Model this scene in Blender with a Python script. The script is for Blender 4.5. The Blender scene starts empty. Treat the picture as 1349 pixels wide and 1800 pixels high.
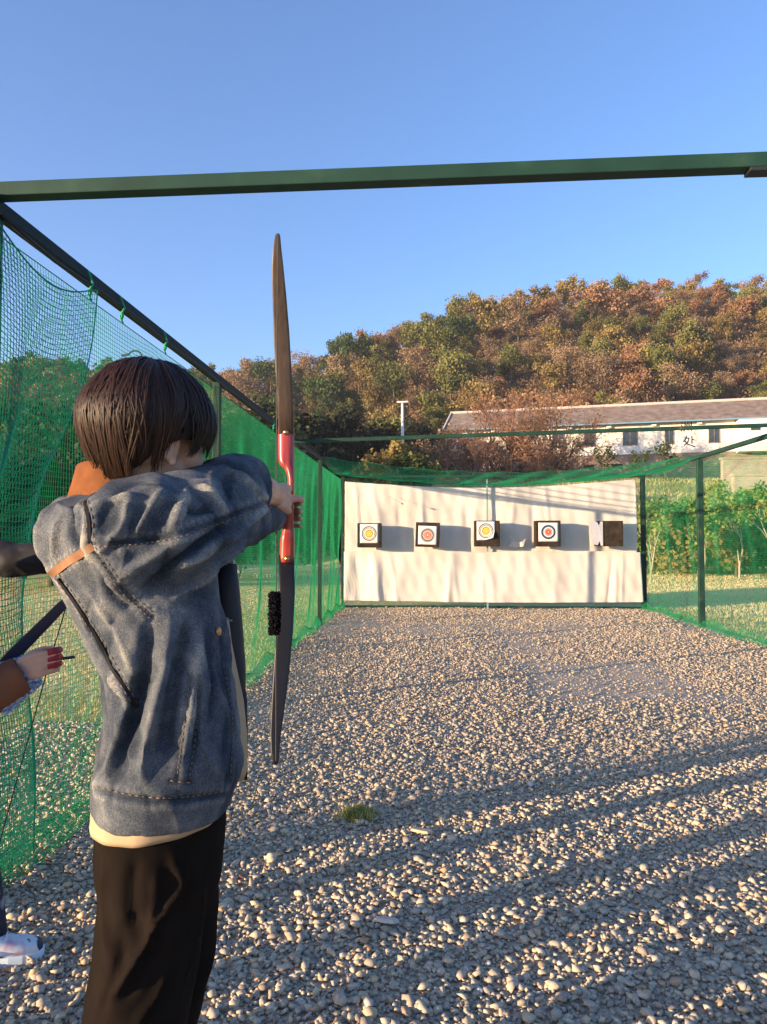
import bpy, bmesh, math, random
import numpy as np
from mathutils import Vector, Matrix, noise
from mathutils.bvhtree import BVHTree
R = math.radians
rng = np.random.default_rng(7)
random.seed(7)
scene = bpy.context.scene

# ------------------------------------------------------------------ camera
FPX = 1300.0                       # focal length in pixels of the 1349 x 1800 frame
CAM = Vector((0.0, 0.0, 1.40))
YAW, PITCH = math.atan(75.5/FPX), math.atan(50/FPX)
cd = bpy.data.cameras.new('camera'); cam = bpy.data.objects.new('camera', cd)
scene.collection.objects.link(cam); scene.camera = cam
cd.sensor_fit = 'VERTICAL'; cd.sensor_height = 36.0; cd.sensor_width = 27.0
cd.lens = FPX/1800*36.0; cd.clip_start = 0.05; cd.clip_end = 2000
cam.location = CAM
cam.rotation_euler = (R(90)+PITCH, 0.0, YAW)
bpy.context.view_layer.update()
CM = cam.matrix_world.to_3x3()

def ray(px, py):
    return (CM @ Vector(((px-674.5)/FPX, -(py-900)/FPX, -1.0)))
def W(px, py, Y):
    """world point on the plane y = Y under a pixel of the photograph (used to measure the place)"""
    d = ray(px, py); return CAM + d*((Y-CAM.y)/d.y)

# ------------------------------------------------------------------ light
SUN_DIR = Vector((1.36, 0.84, -0.192)).normalized()     # direction the light travels
elev = math.asin(-SUN_DIR.z)
world = bpy.data.worlds.new('World'); scene.world = world; world.use_nodes = True
wn = world.node_tree.nodes; wl = world.node_tree.links
bg = wn['Background']
sky = wn.new('ShaderNodeTexSky'); sky.sky_type = 'NISHITA'; sky.sun_disc = False
sky.sun_elevation = elev
# blender: rotation 0 puts the sun at +Y, positive turns it clockwise seen from above
sky.sun_rotation = math.atan2(-SUN_DIR.x, -SUN_DIR.y)
sky.altitude = 200; sky.air_density = 1.0; sky.dust_density = 1.0; sky.ozone_density = 3.5
tn=wn.new('ShaderNodeMixRGB'); tn.blend_type='MULTIPLY'; tn.inputs[0].default_value=1; tn.inputs[2].default_value=(1.07,.97,1.06,1)
wl.new(sky.outputs[0], tn.inputs[1]); wl.new(tn.outputs[0], bg.inputs[0]); bg.inputs[1].default_value = 0.15
sd = bpy.data.lights.new('sun', 'SUN'); sd.energy = 4.7; sd.angle = R(0.53); sd.color = (1.0, 0.72, 0.44)
sun = bpy.data.objects.new('sun', sd); scene.collection.objects.link(sun)
sun.rotation_euler = SUN_DIR.to_track_quat('-Z', 'Y').to_euler(); sun.location = (-60, -40, 40)
scene.view_settings.view_transform = 'Standard'; scene.view_settings.look = 'None'
scene.view_settings.gamma = 1; scene.view_settings.exposure = 1.65
scene.render.engine = 'CYCLES'
scene.cycles.transparent_max_bounces = 16
scene.cycles.max_bounces = 6

# ------------------------------------------------------------------ helpers
COL = scene.collection
def tag(o, label=None, cat=None, group=None, kind=None):
    if label: o['label'] = label
    if cat: o['category'] = cat
    if group: o['group'] = group
    if kind: o['kind'] = kind
    return o
def empty(name, loc=(0,0,0), rz=0.0):
    o = bpy.data.objects.new(name, None); COL.objects.link(o); o.location = loc; o.rotation_euler = (0,0,rz)
    o.empty_display_size = .2
    bpy.context.view_layer.update()
    return o
def link(name, me, mats=None, parent=None, smooth=False):
    o = bpy.data.objects.new(name, me); COL.objects.link(o)
    if mats is not None:
        for m in (mats if isinstance(mats, (list, tuple)) else [mats]): me.materials.append(m)
    if smooth: me.shade_smooth()
    if parent is not None:
        o.parent = parent; o.matrix_parent_inverse = parent.matrix_world.inverted()
    return o
def np_mesh(name, V, F, tint=None, mat_idx=None):
    """V (n,3); F (m,k) array of equal sized faces"""
    V = np.asarray(V, dtype=np.float32); F = np.asarray(F, dtype=np.int32)
    me = bpy.data.meshes.new(name)
    k = F.shape[1]
    me.vertices.add(len(V)); me.vertices.foreach_set('co', V.ravel())
    me.loops.add(F.size); me.loops.foreach_set('vertex_index', F.ravel())
    me.polygons.add(len(F)); me.polygons.foreach_set('loop_start', np.arange(0, F.size, k, dtype=np.int32))
    if mat_idx is not None: me.polygons.foreach_set('material_index', np.asarray(mat_idx, dtype=np.int32))
    me.update(calc_edges=True)
    if tint is not None:
        a = me.attributes.new('tint', 'FLOAT', 'FACE'); a.data.foreach_set('value', np.asarray(tint, dtype=np.float32))
    return me
class MB:
    def __init__(s): s.v=[]; s.f=[]; s.m=[]
    def add(s, vs, fs, m=0):
        b=len(s.v); s.v += [tuple(v) for v in vs]; s.f += [tuple(i+b for i in f) for f in fs]; s.m += [m]*len(fs)
    def box(s, lo, hi, m=0):
        (a,b,c),(d,e,f)=lo,hi
        s.add([(a,b,c),(d,b,c),(d,e,c),(a,e,c),(a,b,f),(d,b,f),(d,e,f),(a,e,f)],
              [(0,3,2,1),(4,5,6,7),(0,1,5,4),(1,2,6,5),(2,3,7,6),(3,0,4,7)], m)
    def bar(s, p, q, w, h=None, up=Vector((0,0,1)), m=0):
        """box section bar from p to q"""
        p=Vector(p); q=Vector(q); h=h or w; d=(q-p).normalized()
        if abs(d.dot(up))>.98: up=Vector((0,1,0))
        x=d.cross(up).normalized(); y=x.cross(d)
        vs=[]
        for c in (p,q):
            for sx,sy in ((-1,-1),(1,-1),(1,1),(-1,1)): vs.append(c+x*(sx*w/2)+y*(sy*h/2))
        s.add(vs,[(0,1,2,3),(7,6,5,4),(0,4,5,1),(1,5,6,2),(2,6,7,3),(3,7,4,0)],m)
    def tube(s, pts, rad, n=8, m=0, caps=True):
        pts=[Vector(p) for p in pts]; rs = rad if isinstance(rad,(list,tuple)) else [rad]*len(pts)
        b=len(s.v); pu=None
        for i,p in enumerate(pts):
            d=(pts[min(i+1,len(pts)-1)]-pts[max(i-1,0)])
            d = d.normalized() if d.length>1e-9 else Vector((0,0,1))
            if pu is None:
                pu = d.orthogonal().normalized()
            else:
                pu = (pu-d*pu.dot(d)); pu = pu.normalized() if pu.length>1e-6 else d.orthogonal().normalized()
            w=d.cross(pu)
            for k in range(n):
                a=2*math.pi*k/n; s.v.append(tuple(p+(pu*math.cos(a)+w*math.sin(a))*rs[i]))
        for i in range(len(pts)-1):
            for k in range(n):
                s.f.append((b+i*n+k,b+i*n+(k+1)%n,b+(i+1)*n+(k+1)%n,b+(i+1)*n+k)); s.m.append(m)
        if caps:
            s.f.append(tuple(b+k for k in reversed(range(n)))); s.m.append(m)
            e=b+(len(pts)-1)*n; s.f.append(tuple(e+k for k in range(n))); s.m.append(m)
    def build(s, name, mats, parent=None, smooth=False, bevel=0):
        me=bpy.data.meshes.new(name); me.from_pydata(s.v,[],s.f); me.update()
        o=link(name, me, mats, parent, smooth)
        if len(set(s.m))>1: me.polygons.foreach_set('material_index', s.m)
        if bevel:
            b=o.modifiers.new('bevel','BEVEL'); b.width=bevel; b.segments=2; b.limit_method='ANGLE'
        return o

# ------------------------------------------------------------------ materials
def mat(name, col=(.5,.5,.5), rough=.7, spec=.3, metal=0.0):
    m=bpy.data.materials.new(name); m.use_nodes=True
    p=m.node_tree.nodes['Principled BSDF']
    p.inputs['Base Color'].default_value=(*col,1); p.inputs['Roughness'].default_value=rough
    p.inputs['Specular IOR Level'].default_value=spec; p.inputs['Metallic'].default_value=metal
    return m
def nodes(m): return m.node_tree.nodes, m.node_tree.links, m.node_tree.nodes['Principled BSDF']
def noise_col(m, stops, scale=5, detail=6, coord='Object', rough=None, dist=0, bump=0, bscale=None, bdist=.01, stretch=None):
    N,L,P=nodes(m)
    tc=N.new('ShaderNodeTexCoord'); nz=N.new('ShaderNodeTexNoise'); nz.inputs['Scale'].default_value=scale
    nz.inputs['Detail'].default_value=detail; nz.inputs['Distortion'].default_value=dist
    src=tc.outputs[coord]
    if stretch:
        mp=N.new('ShaderNodeMapping'); mp.inputs['Scale'].default_value=stretch; L.new(src,mp.inputs[0]); src=mp.outputs[0]
    L.new(src,nz.inputs['Vector'])
    cr=N.new('ShaderNodeValToRGB'); L.new(nz.outputs['Fac'],cr.inputs[0])
    ramp(cr,stops); L.new(cr.outputs[0],P.inputs['Base Color'])
    if bump:
        b2=N.new('ShaderNodeTexNoise'); b2.inputs['Scale'].default_value=bscale or scale*4; b2.inputs['Detail'].default_value=8
        L.new(src,b2.inputs['Vector']); b=N.new('ShaderNodeBump'); b.inputs['Strength'].default_value=bump; b.inputs['Distance'].default_value=bdist
        L.new(b2.outputs['Fac'],b.inputs['Height']); L.new(b.outputs[0],P.inputs['Normal'])
    return m
def ramp(cr, stops, interp='LINEAR'):
    e=cr.color_ramp.elements; cr.color_ramp.interpolation=interp
    while len(e)>1: e.remove(e[-1])
    e[0].position=stops[0][0]; e[0].color=(*stops[0][1],1)
    for p,c in stops[1:]:
        x=e.new(p); x.color=(*c,1)
def foliage_mat(name, stops, trans=.25, objvar=True):
    """leaf colour from a per-face tint plus a per-object shift"""
    m=mat(name,rough=.75,spec=.15); N,L,P=nodes(m)
    at=N.new('ShaderNodeAttribute'); at.attribute_name='tint'
    oi=N.new('ShaderNodeObjectInfo')
    ad=N.new('ShaderNodeMath'); ad.operation='MULTIPLY_ADD'; ad.inputs[1].default_value=.35 if objvar else 0; ad.inputs[2].default_value=-.17 if objvar else 0
    L.new(oi.outputs['Random'],ad.inputs[0])
    s=N.new('ShaderNodeMath'); s.operation='ADD'; s.use_clamp=True; L.new(at.outputs['Fac'],s.inputs[0]); L.new(ad.outputs[0],s.inputs[1])
    cr=N.new('ShaderNodeValToRGB'); ramp(cr,stops); L.new(s.outputs[0],cr.inputs[0]); L.new(cr.outputs[0],P.inputs['Base Color'])
    out=N['Material Output']; tr=N.new('ShaderNodeBsdfTranslucent'); L.new(cr.outputs[0],tr.inputs[0])
    mx=N.new('ShaderNodeMixShader'); mx.inputs[0].default_value=trans
    L.new(P.outputs[0],mx.inputs[1]); L.new(tr.outputs[0],mx.inputs[2]); L.new(mx.outputs[0],out.inputs[0])
    return m

# ------------------------------------------------------------------ terrain
def smooth(e0,e1,x):
    t=np.clip((x-e0)/(e1-e0),0,1); return t*t*(3-2*t)
RP=np.array([[-800,700],[-300,640],[0,640],[200,655],[330,668],[450,664],[520,655],[600,640],[680,622],[760,600],[850,580],[930,560],[1000,549],[1100,541],[1240,545],[1349,552],[1520,570],[1800,580],[2300,660]],float)
def hnoise(x,y,s,seed=0.0):
    return (np.sin(x/s*1.3+seed)+np.sin(y/s*1.7+seed*2.1)+np.sin((x+y)/s*.9+1.3+seed)+np.sin((x-y)/s*2.3+seed*.7)*.5)/3.5
def terrain(x,y):
    x=np.asarray(x,float); y=np.asarray(y,float)
    a=np.where(y>5, x/np.maximum(y,5), x/5)
    px=750+1300*a
    zr=1.4+(950-np.interp(px,RP[:,0],RP[:,1]))/1300*178
    # hill: rises from the pad behind the building to the ridge
    s=np.clip((y-88)/(178-88),0,1); pad=smooth(34,62,y)*6.3*smooth(520,720,px)+smooth(45,80,y)*4.0*(1-smooth(520,720,px))
    base=pad
    hill=(zr-7.4)*(1-(1-s)**1.55)
    z=base+np.maximum(hill,0)
    z=np.where(y>178, base+(zr-7.4)-(y-178)*.35, z)
    z+= hnoise(x,y,9.0)*1.0*smooth(92,120,y)+ hnoise(x,y,3.1,2.0)*.12*smooth(22,34,y)
    return z
xs=np.concatenate([np.linspace(-420,-60,30),np.linspace(-56,110,150),np.linspace(116,420,30)])
ys=np.concatenate([np.linspace(-260,-20,16),np.linspace(-16,26,15),np.linspace(28,240,130),np.linspace(250,520,14)])
X,Y=np.meshgrid(xs,ys); Z=terrain(X,Y)
nx,ny=len(xs),len(ys)
I=np.arange(nx*ny).reshape(ny,nx)
F=np.stack([I[:-1,:-1],I[:-1,1:],I[1:,1:],I[1:,:-1]],-1).reshape(-1,4)
gm=mat('dry_lawn_earth',rough=.95,spec=.1)
N,L,P=nodes(gm)
tc=N.new('ShaderNodeTexCoord'); n1=N.new('ShaderNodeTexNoise'); n1.inputs['Scale'].default_value=.35; n1.inputs['Detail'].default_value=8; n1.inputs['Roughness'].default_value=.7
n2=N.new('ShaderNodeTexNoise'); n2.inputs['Scale'].default_value=9; n2.inputs['Detail'].default_value=8
L.new(tc.outputs['Object'],n1.inputs['Vector']); L.new(tc.outputs['Object'],n2.inputs['Vector'])
c1=N.new('ShaderNodeValToRGB'); ramp(c1,[(.3,(.42,.40,.15)),(.5,(.62,.53,.26)),(.7,(.70,.58,.34))]); L.new(n1.outputs[0],c1.inputs[0])
c2=N.new('ShaderNodeValToRGB'); ramp(c2,[(.3,(.70,.76,.60)),(.65,(1,1,1))]); L.new(n2.outputs[0],c2.inputs[0])
mx=N.new('ShaderNodeMixRGB'); mx.blend_type='MULTIPLY'; mx.inputs[0].default_value=.8; L.new(c1.outputs[0],mx.inputs[1]); L.new(c2.outputs[0],mx.inputs[2])
# the hill's own leaf litter, browner than the lawn
sx=N.new('ShaderNodeSeparateXYZ'); L.new(tc.outputs['Object'],sx.inputs[0])
mr=N.new('ShaderNodeMapRange'); mr.inputs[1].default_value=36; mr.inputs[2].default_value=90; L.new(sx.outputs[1],mr.inputs[0])
mx2=N.new('ShaderNodeMixRGB'); L.new(mr.outputs[0],mx2.inputs[0]); L.new(mx.outputs[0],mx2.inputs[1]); mx2.inputs[2].default_value=(.10,.065,.03,1)
L.new(mx2.outputs[0],P.inputs['Base Color'])
bp=N.new('ShaderNodeBump'); bp.inputs['Distance'].default_value=.05; bp.inputs['Strength'].default_value=.7; L.new(n2.outputs[0],bp.inputs['Height']); L.new(bp.outputs[0],P.inputs['Normal'])
o=link('ground', np_mesh('ground', np.stack([X,Y,Z],-1).reshape(-1,3), F), gm, smooth=True); tag(o,kind='structure')

# gravel yard (a sheet over the earth): inside the lane and around the shooting line
def yard_z(x,y):
    return .006+.012*(1+hnoise(x,y,.55,1.0))+.006*(1+hnoise(x,y,.17,3.0))
gx=np.linspace(-3.4,5.2,160); gy=np.linspace(-2.5,15.35,260); GX,GY=np.meshgrid(gx,gy)
m_ = (GX<-1.8)&(GY>4.2)
GZ=yard_z(GX,GY)
gi=np.arange(GX.size).reshape(GX.shape)
GF=np.stack([gi[:-1,:-1],gi[:-1,1:],gi[1:,1:],gi[1:,:-1]],-1).reshape(-1,4)
cx=GX.reshape(-1)[GF].mean(1); cy=GY.reshape(-1)[GF].mean(1)
keep=~(((cx<-1.86)&(cy>3.9+.6*np.sin(cx*5)))|((cx>4.55)))
ym=mat('gravel_bed',rough=.95,spec=.1)
N,L,P=nodes(ym)
tc=N.new('ShaderNodeTexCoord'); vo=N.new('ShaderNodeTexVoronoi'); vo.inputs['Scale'].default_value=60; L.new(tc.outputs['Object'],vo.inputs['Vector'])
n1=N.new('ShaderNodeTexNoise'); n1.inputs['Scale'].default_value=1.3; n1.inputs['Detail'].default_value=6; L.new(tc.outputs['Object'],n1.inputs['Vector'])
c1=N.new('ShaderNodeValToRGB'); ramp(c1,[(0,(.36,.29,.22)),(.5,(.46,.38,.30)),(1,(.58,.50,.41))]); L.new(vo.outputs['Color'],c1.inputs[0])
c2=N.new('ShaderNodeValToRGB'); ramp(c2,[(.35,(1,1,1)),(.7,(1.0,.88,.78))]); L.new(n1.outputs[0],c2.inputs[0])
mx=N.new('ShaderNodeMixRGB'); mx.blend_type='MULTIPLY'; mx.inputs[0].default_value=1; L.new(c1.outputs[0],mx.inputs[1]); L.new(c2.outputs[0],mx.inputs[2]); L.new(mx.outputs[0],P.inputs['Base Color'])
bp=N.new('ShaderNodeBump'); bp.inputs['Distance'].default_value=.006; bp.inputs['Strength'].default_value=.8; bp.invert=True; L.new(vo.outputs['Distance'],bp.inputs['Height']); L.new(bp.outputs[0],P.inputs['Normal'])
o=link('gravel_yard', np_mesh('gravel_yard', np.stack([GX,GY,GZ],-1).reshape(-1,3), GF[keep]), ym, smooth=True); tag(o,kind='structure')

# loose stones: nobody could count them
phi=(1+5**.5)/2
ICO=np.array([(-1,phi,0),(1,phi,0),(-1,-phi,0),(1,-phi,0),(0,-1,phi),(0,1,phi),(0,-1,-phi),(0,1,-phi),(phi,0,-1),(phi,0,1),(-phi,0,-1),(-phi,0,1)])/1.902
IF=np.array([(0,11,5),(0,5,1),(0,1,7),(0,7,10),(0,10,11),(1,5,9),(5,11,4),(11,10,2),(10,7,6),(7,1,8),(3,9,4),(3,4,2),(3,2,6),(3,6,8),(3,8,9),(4,9,5),(2,4,11),(6,2,10),(8,6,7),(9,8,1)])
def rand_rot(n):
    q=rng.normal(size=(n,4)); q/=np.linalg.norm(q,axis=1)[:,None]
    w,x,y,z=q.T
    return np.stack([1-2*(y*y+z*z),2*(x*y-z*w),2*(x*z+y*w),2*(x*y+z*w),1-2*(x*x+z*z),2*(y*z-x*w),2*(x*z-y*w),2*(y*z+x*w),1-2*(x*x+y*y)],-1).reshape(n,3,3)
def stones(pos, rad, jit=.30):
    n=len(pos)
    V=ICO[None]*(1+rng.normal(0,jit,(n,12,1)))*np.stack([rng.uniform(.75,1.3,n),rng.uniform(.7,1.1,n),rng.uniform(.5,.9,n)],-1)[:,None,:]
    V=np.einsum('nij,nkj->nki',rand_rot(n),V)*rad[:,None,None]*np.array([1.08,1.08,.72])
    V+=pos[:,None,:]
    F=(IF[None]+12*np.arange(n)[:,None,None]).reshape(-1,3)
    return V.reshape(-1,3),F
sm=mat('gravel_stone',rough=.85,spec=.2)
N,L,P=nodes(sm)
at=N.new('ShaderNodeAttribute'); at.attribute_name='tint'
c1=N.new('ShaderNodeValToRGB'); ramp(c1,[(0,(.24,.205,.165)),(.25,(.38,.335,.275)),(.5,(.50,.435,.34)),(.7,(.58,.49,.36)),(.82,(.62,.46,.28)),(.9,(.42,.26,.16)),(.96,(.48,.46,.45)),(1,(.74,.68,.57))]); L.new(at.outputs['Fac'],c1.inputs[0])
tc=N.new('ShaderNodeTexCoord'); n1=N.new('ShaderNodeTexNoise'); n1.inputs['Scale'].default_value=90; n1.inputs['Detail'].default_value=5; L.new(tc.outputs['Object'],n1.inputs['Vector'])
c2=N.new('ShaderNodeValToRGB'); ramp(c2,[(.3,(.7,.7,.7)),(.7,(1.15,1.13,1.1))]); L.new(n1.outputs[0],c2.inputs[0])
mx=N.new('ShaderNodeMixRGB'); mx.blend_type='MULTIPLY'; mx.inputs[0].default_value=.8; L.new(c1.outputs[0],mx.inputs[1]); L.new(c2.outputs[0],mx.inputs[2])
def dust(N,L,P,col,tc,amount):
    sx=N.new('ShaderNodeSeparateXYZ'); L.new(tc.outputs['Object'],sx.inputs[0])
    nz=N.new('ShaderNodeTexNoise'); nz.inputs['Scale'].default_value=.9; nz.inputs['Detail'].default_value=5; L.new(tc.outputs['Object'],nz.inputs['Vector'])
    a=N.new('ShaderNodeMath'); a.operation='MULTIPLY_ADD'; a.inputs[1].default_value=9; L.new(nz.outputs[0],a.inputs[0]); L.new(sx.outputs[1],a.inputs[2])
    mr=N.new('ShaderNodeMapRange'); mr.inputs[1].default_value=7.5; mr.inputs[2].default_value=14; mr.inputs[3].default_value=.08; mr.inputs[4].default_value=amount; L.new(a.outputs[0],mr.inputs[0])
    mm=N.new('ShaderNodeMixRGB'); L.new(mr.outputs[0],mm.inputs[0]); L.new(col,mm.inputs[1]); mm.inputs[2].default_value=(.50,.40,.29,1); L.new(mm.outputs[0],P.inputs['Base Color'])
dust(N,L,P,mx.outputs[0],tc,.62)
dust(*nodes(ym),[n for n in ym.node_tree.nodes if n.type=='MIX_RGB'][0].outputs[0],[n for n in ym.node_tree.nodes if n.type=='TEX_COORD'][0],.8)
def scatter(x0,x1,y0,y1,n,rm,rs,mask=None,lift=.35):
    x=rng.uniform(x0,x1,n); y=rng.uniform(y0,y1,n)
    if mask is not None: k=mask(x,y); x=x[k]; y=y[k]
    r=np.clip(rm*np.exp(rng.normal(0,rs,len(x))),rm*.35,rm*3.0)
    z=yard_z(x,y)+r*lift+rng.uniform(0,.6,len(x))*r
    return np.stack([x,y,z],-1),r
def inview(x,y):
    px=750+1300*x/np.maximum(y,.3); return (px>-220)&(px<1560)
def thin(x,y):                     # patches where the bed shows through
    return inview(x,y)&(rng.random(len(x))<np.clip(1.0-.85*smooth(.0,.6,hnoise(x,y*.6,.75,5.0)+.35*hnoise(x,y,.23,1.)+.2*smooth(7,12,y))*smooth(3.2,6,y),.12,1))
A=[scatter(-1.9,3.2,1.5,3.2,66000,.0064,.46,inview), scatter(-3.0,4.4,3.2,5.5,112000,.0064,.44,thin),
   scatter(-1.75,4.45,5.5,9.0,78000,.0070,.40,thin), scatter(-1.75,4.45,9.0,15.2,60000,.0086,.36,thin),
   scatter(-1.9,3.5,1.5,6,900,.015,.25,inview)]
pos=np.concatenate([a[0] for a in A]); rad=np.concatenate([a[1] for a in A])
V,F=stones(pos,rad)
tt=np.clip(rng.beta(1.6,1.7,len(pos)),0,1); tint=np.repeat(tt,20)
o=link('gravel', np_mesh('gravel',V,F,tint), sm); tag(o,'loose grey and buff gravel stones covering the shooting lane','gravel',kind='stuff')
# ------------------------------------------------------------------ the shooting lane: frame
XL,XR,Y0,Y1,H=-1.73,4.38,2.80,15.25,2.74
green=mat('green_painted_steel',(.02,.06,.035),rough=.55,spec=.2)
noise_col(green,[(.3,(.010,.034,.025)),(.55,(.013,.045,.033)),(.67,(.022,.06,.042)),(.71,(.11,.075,.05))],scale=6,detail=8,bump=.08,bscale=120,bdist=.001)
dark=mat('dark_bracket',(.02,.025,.03),rough=.5)
railm=mat('unlit_rail_steel',(.008,.018,.022),rough=.6,spec=.15)  # left rail colour darkened for its unlit inner faces
fr=empty('net_enclosure',(XL,Y0,0)); tag(fr,'green painted steel tube frame holding up the nets of the shooting lane','frame')
def part_bar(name,p,q,w,h=None,mt=green,parent=fr,label=None,bev=.004):
    m=MB(); m.bar(p,q,w,h); o=m.build(name,mt,parent,bevel=bev)
    if label: o['label']=label
    return o
PY=[Y0,6.0,9.15,11.95,Y1]
for y in PY[1:]:
    part_bar('post',(XL,y,0),(XL,y,H-.03),.06)
for y in (Y0,6.0,12.12,Y1):
    part_bar('post',(XR,y,0),(XR,y,H-.04),.085)
part_bar('post',(XL,Y0-.0,0),(XL,Y0,H-.04),.07)
part_bar('top_rail',(XL,-.4,H),(XL,Y1+.04,H),.055,mt=railm)
part_bar('top_rail',(XR,-.4,H),(XR,Y1+.04,H),.06)
part_bar('crossbar',W(-130,343,Y0),W(1480,281,Y0),.066,.056,label='near crossbar spanning the sky above the archer')
part_bar('crossbar',(XL,9.45,2.68),(XR+.55,9.45,2.855),.045,.048,label='thin far crossbar in front of the white building')
part_bar('crossbar',(XL+.04,Y1,H-.02),(XR-.04,Y1,H-.02),.05)
part_bar('bottom_rail',(XL+.04,Y1,.04),(XR-.04,Y1,.04),.05)
pale=mat('post_shadow_teal',(.22,.36,.38),rough=.8,spec=.1)  # pale teal stands in for a shadow streak on the cloth
p=W(857,940,15.075); part_bar('post',(p.x,15.075,0),(p.x,15.075,H-.1),.034,mt=pale,label='thin centre post behind the middle target, its pale colour standing for a shadow on the cloth')
b=W(1335,292,Y0); part_bar('bracket',b+Vector((-.045,0,-.005)),b+Vector((.12,0,-.005)),.06,.05,dark,bev=.003)
# black hose / cable tied under the left rail
cb=MB(); pts=[]
for i in range(60):
    y=Y0+ (Y1-Y0)*i/59; sag=.006+.010*abs(math.sin(y*2.3))+.02*math.exp(-((y-3.2)/.3)**2)
    pts.append((XL+.045,y,H-.035-sag))
cb.tube(pts,.009,6); cable=cb.build('hanging_cable',mat('black_cable',(.012,.014,.02),rough=.6),fr,smooth=True)
# ------------------------------------------------------------------ nets : real strands
def net_mat(name,c1,c2,trans=.35):
    m=mat(name,rough=.6,spec=.25); noise_col(m,[(.3,c1),(.7,c2)],scale=3,detail=4)
    N,L,P=nodes(m); tr=N.new('ShaderNodeBsdfTranslucent'); tr.inputs[0].default_value=(*c2,1)
    mx=N.new('ShaderNodeMixShader'); mx.inputs[0].default_value=trans; L.new(P.outputs[0],mx.inputs[1]); L.new(tr.outputs[0],mx.inputs[2]); L.new(mx.outputs[0],N['Material Output'].inputs[0])
    return m
netm=net_mat('green_net_cord',(.015,.36,.15),(.03,.50,.22),.45)
netm2=net_mat('teal_net_cord',(.02,.28,.19),(.04,.42,.28),.45)
def tubes(P, r, ref):
    """P (m,n,3) polylines -> 3 sided cords. ref: a fixed vector roughly across the cord"""
    m,n,_=P.shape
    d=np.gradient(P,axis=1); d/=np.linalg.norm(d,axis=2)[...,None]+1e-9
    a=np.cross(d,np.broadcast_to(np.array(ref,float),d.shape)); a/=np.linalg.norm(a,axis=2)[...,None]+1e-9
    b=np.cross(d,a)
    rings=[P+r*(a*math.cos(t)+b*math.sin(t)) for t in (0,2.0944,4.1888)]
    V=np.stack(rings,2).reshape(-1,3)
    I=np.arange(m*n*3).reshape(m,n,3); Fs=[]
    for k in range(3):
        k2=(k+1)%3
        Fs.append(np.stack([I[:,:-1,k],I[:,:-1,k2],I[:,1:,k2],I[:,1:,k]],-1).reshape(-1,4))
    return V,np.concatenate(Fs)
def net(name,fn,Ls,Lt,cell,r,ref,mt,label,cat='net',parent=None,keep=None,rope=.003,ns=None,group=None,edges=True,diag=False):
    """fn(s,t) -> points; s in 0..Ls metres, t in 0..Lt metres"""
    nS=int(Ls/cell)+1; nT=int(Lt/cell)+1
    sS=np.linspace(0,Ls,nS); tT=np.linspace(0,Lt,nT)
    ts=np.linspace(0,Lt,max(8,int(Lt/.09))); ss=np.linspace(0,Ls,max(8,int(Ls/.06)))
    S,T=np.meshgrid(sS,ts,indexing='ij'); V1,F1=tubes(fn(S,T),r,ref)
    T2,S2=np.meshgrid(tT,ss,indexing='ij'); V2,F2=tubes(fn(S2,T2),r,ref)
    V=np.concatenate([V1,V2]); F=np.concatenate([F1,F2+len(V1)])
    if edges:
        for (S3,T3) in ((ss[None],np.zeros_like(ss)[None]),(ss[None],np.full_like(ss,Lt)[None]),(np.zeros_like(ts)[None],ts[None]),(np.full_like(ts,Ls)[None],ts[None])):
            V3,F3=tubes(fn(S3,T3),rope,ref); F=np.concatenate([F,F3+len(V)]); V=np.concatenate([V,V3])
    o=link(name,np_mesh(name,V,F),mt,parent); tag(o,label,cat,group)
    return o
def wob(s,t,k=1.0,ph=0.0): return k*(.035*np.sin(s*2.1+ph)*np.sin(t*2.2+.4)+.02*np.sin(s*5.3+t*1.3+ph)+.01*np.sin(s*11+t*3))
L=Y1-Y0
def left_net(s,t):
    sag=.02+.022*np.abs(np.sin((s+.35)*np.pi/1.1))*(t>0)
    z=(H-.05-sag)*(1-t/2.66)+.03*(t/2.66)+.0*s
    return np.stack([XL-.045+wob(s,t,1.1)*np.sin(np.pi*t/2.66), Y0+s+.02*np.sin(t*5+s), z],-1)
net('safety_net',left_net,L,2.66,.024,.0015,(1,0,0),netm,'long green mesh net hung as the left wall, in front of the dark hedge')
def right_net(s,t):
    z=(H-.05-.03*np.abs(np.sin(s*2.2)))*(1-t/2.66)+.03*(t/2.66)
    return np.stack([XR+.045+wob(s,t,.9,2.0)*np.sin(np.pi*t/2.66), Y0+s, z],-1)
net('safety_net',right_net,L,2.66,.032,.0014,(1,0,0),netm,'thin green mesh net along the right side, in front of the pale saplings')
def back_net(s,t):
    x=XL+s
    sag=.20*np.sin(np.pi*s/(XR-XL))
    z=(H-.04-sag)*(1-t/2.6)+.04*(t/2.6)
    return np.stack([x,Y1+.06+wob(s,t,1.),z],-1)
net('safety_net',back_net,XR-XL,2.6,.035,.0016,(0,1,0),netm,'green mesh net stretched across the far end behind the white backdrop')
def roof_net(s,t):
    x=XL+s; u=t/3.3
    mid=np.sin(np.pi*s/(XR-XL))
    z=H+.02-(.27*(1-u)+.20*u)*mid-.10*np.sin(np.pi*u)+.012*np.sin(s*9+t*3)
    return np.stack([x,11.95+t,z],-1)
net('overhead_net',roof_net,XR-XL,3.3,.042,.0015,(0,0,1),netm,'sagging strip of green net roofing the last bay above the white backdrop','net')
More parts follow.
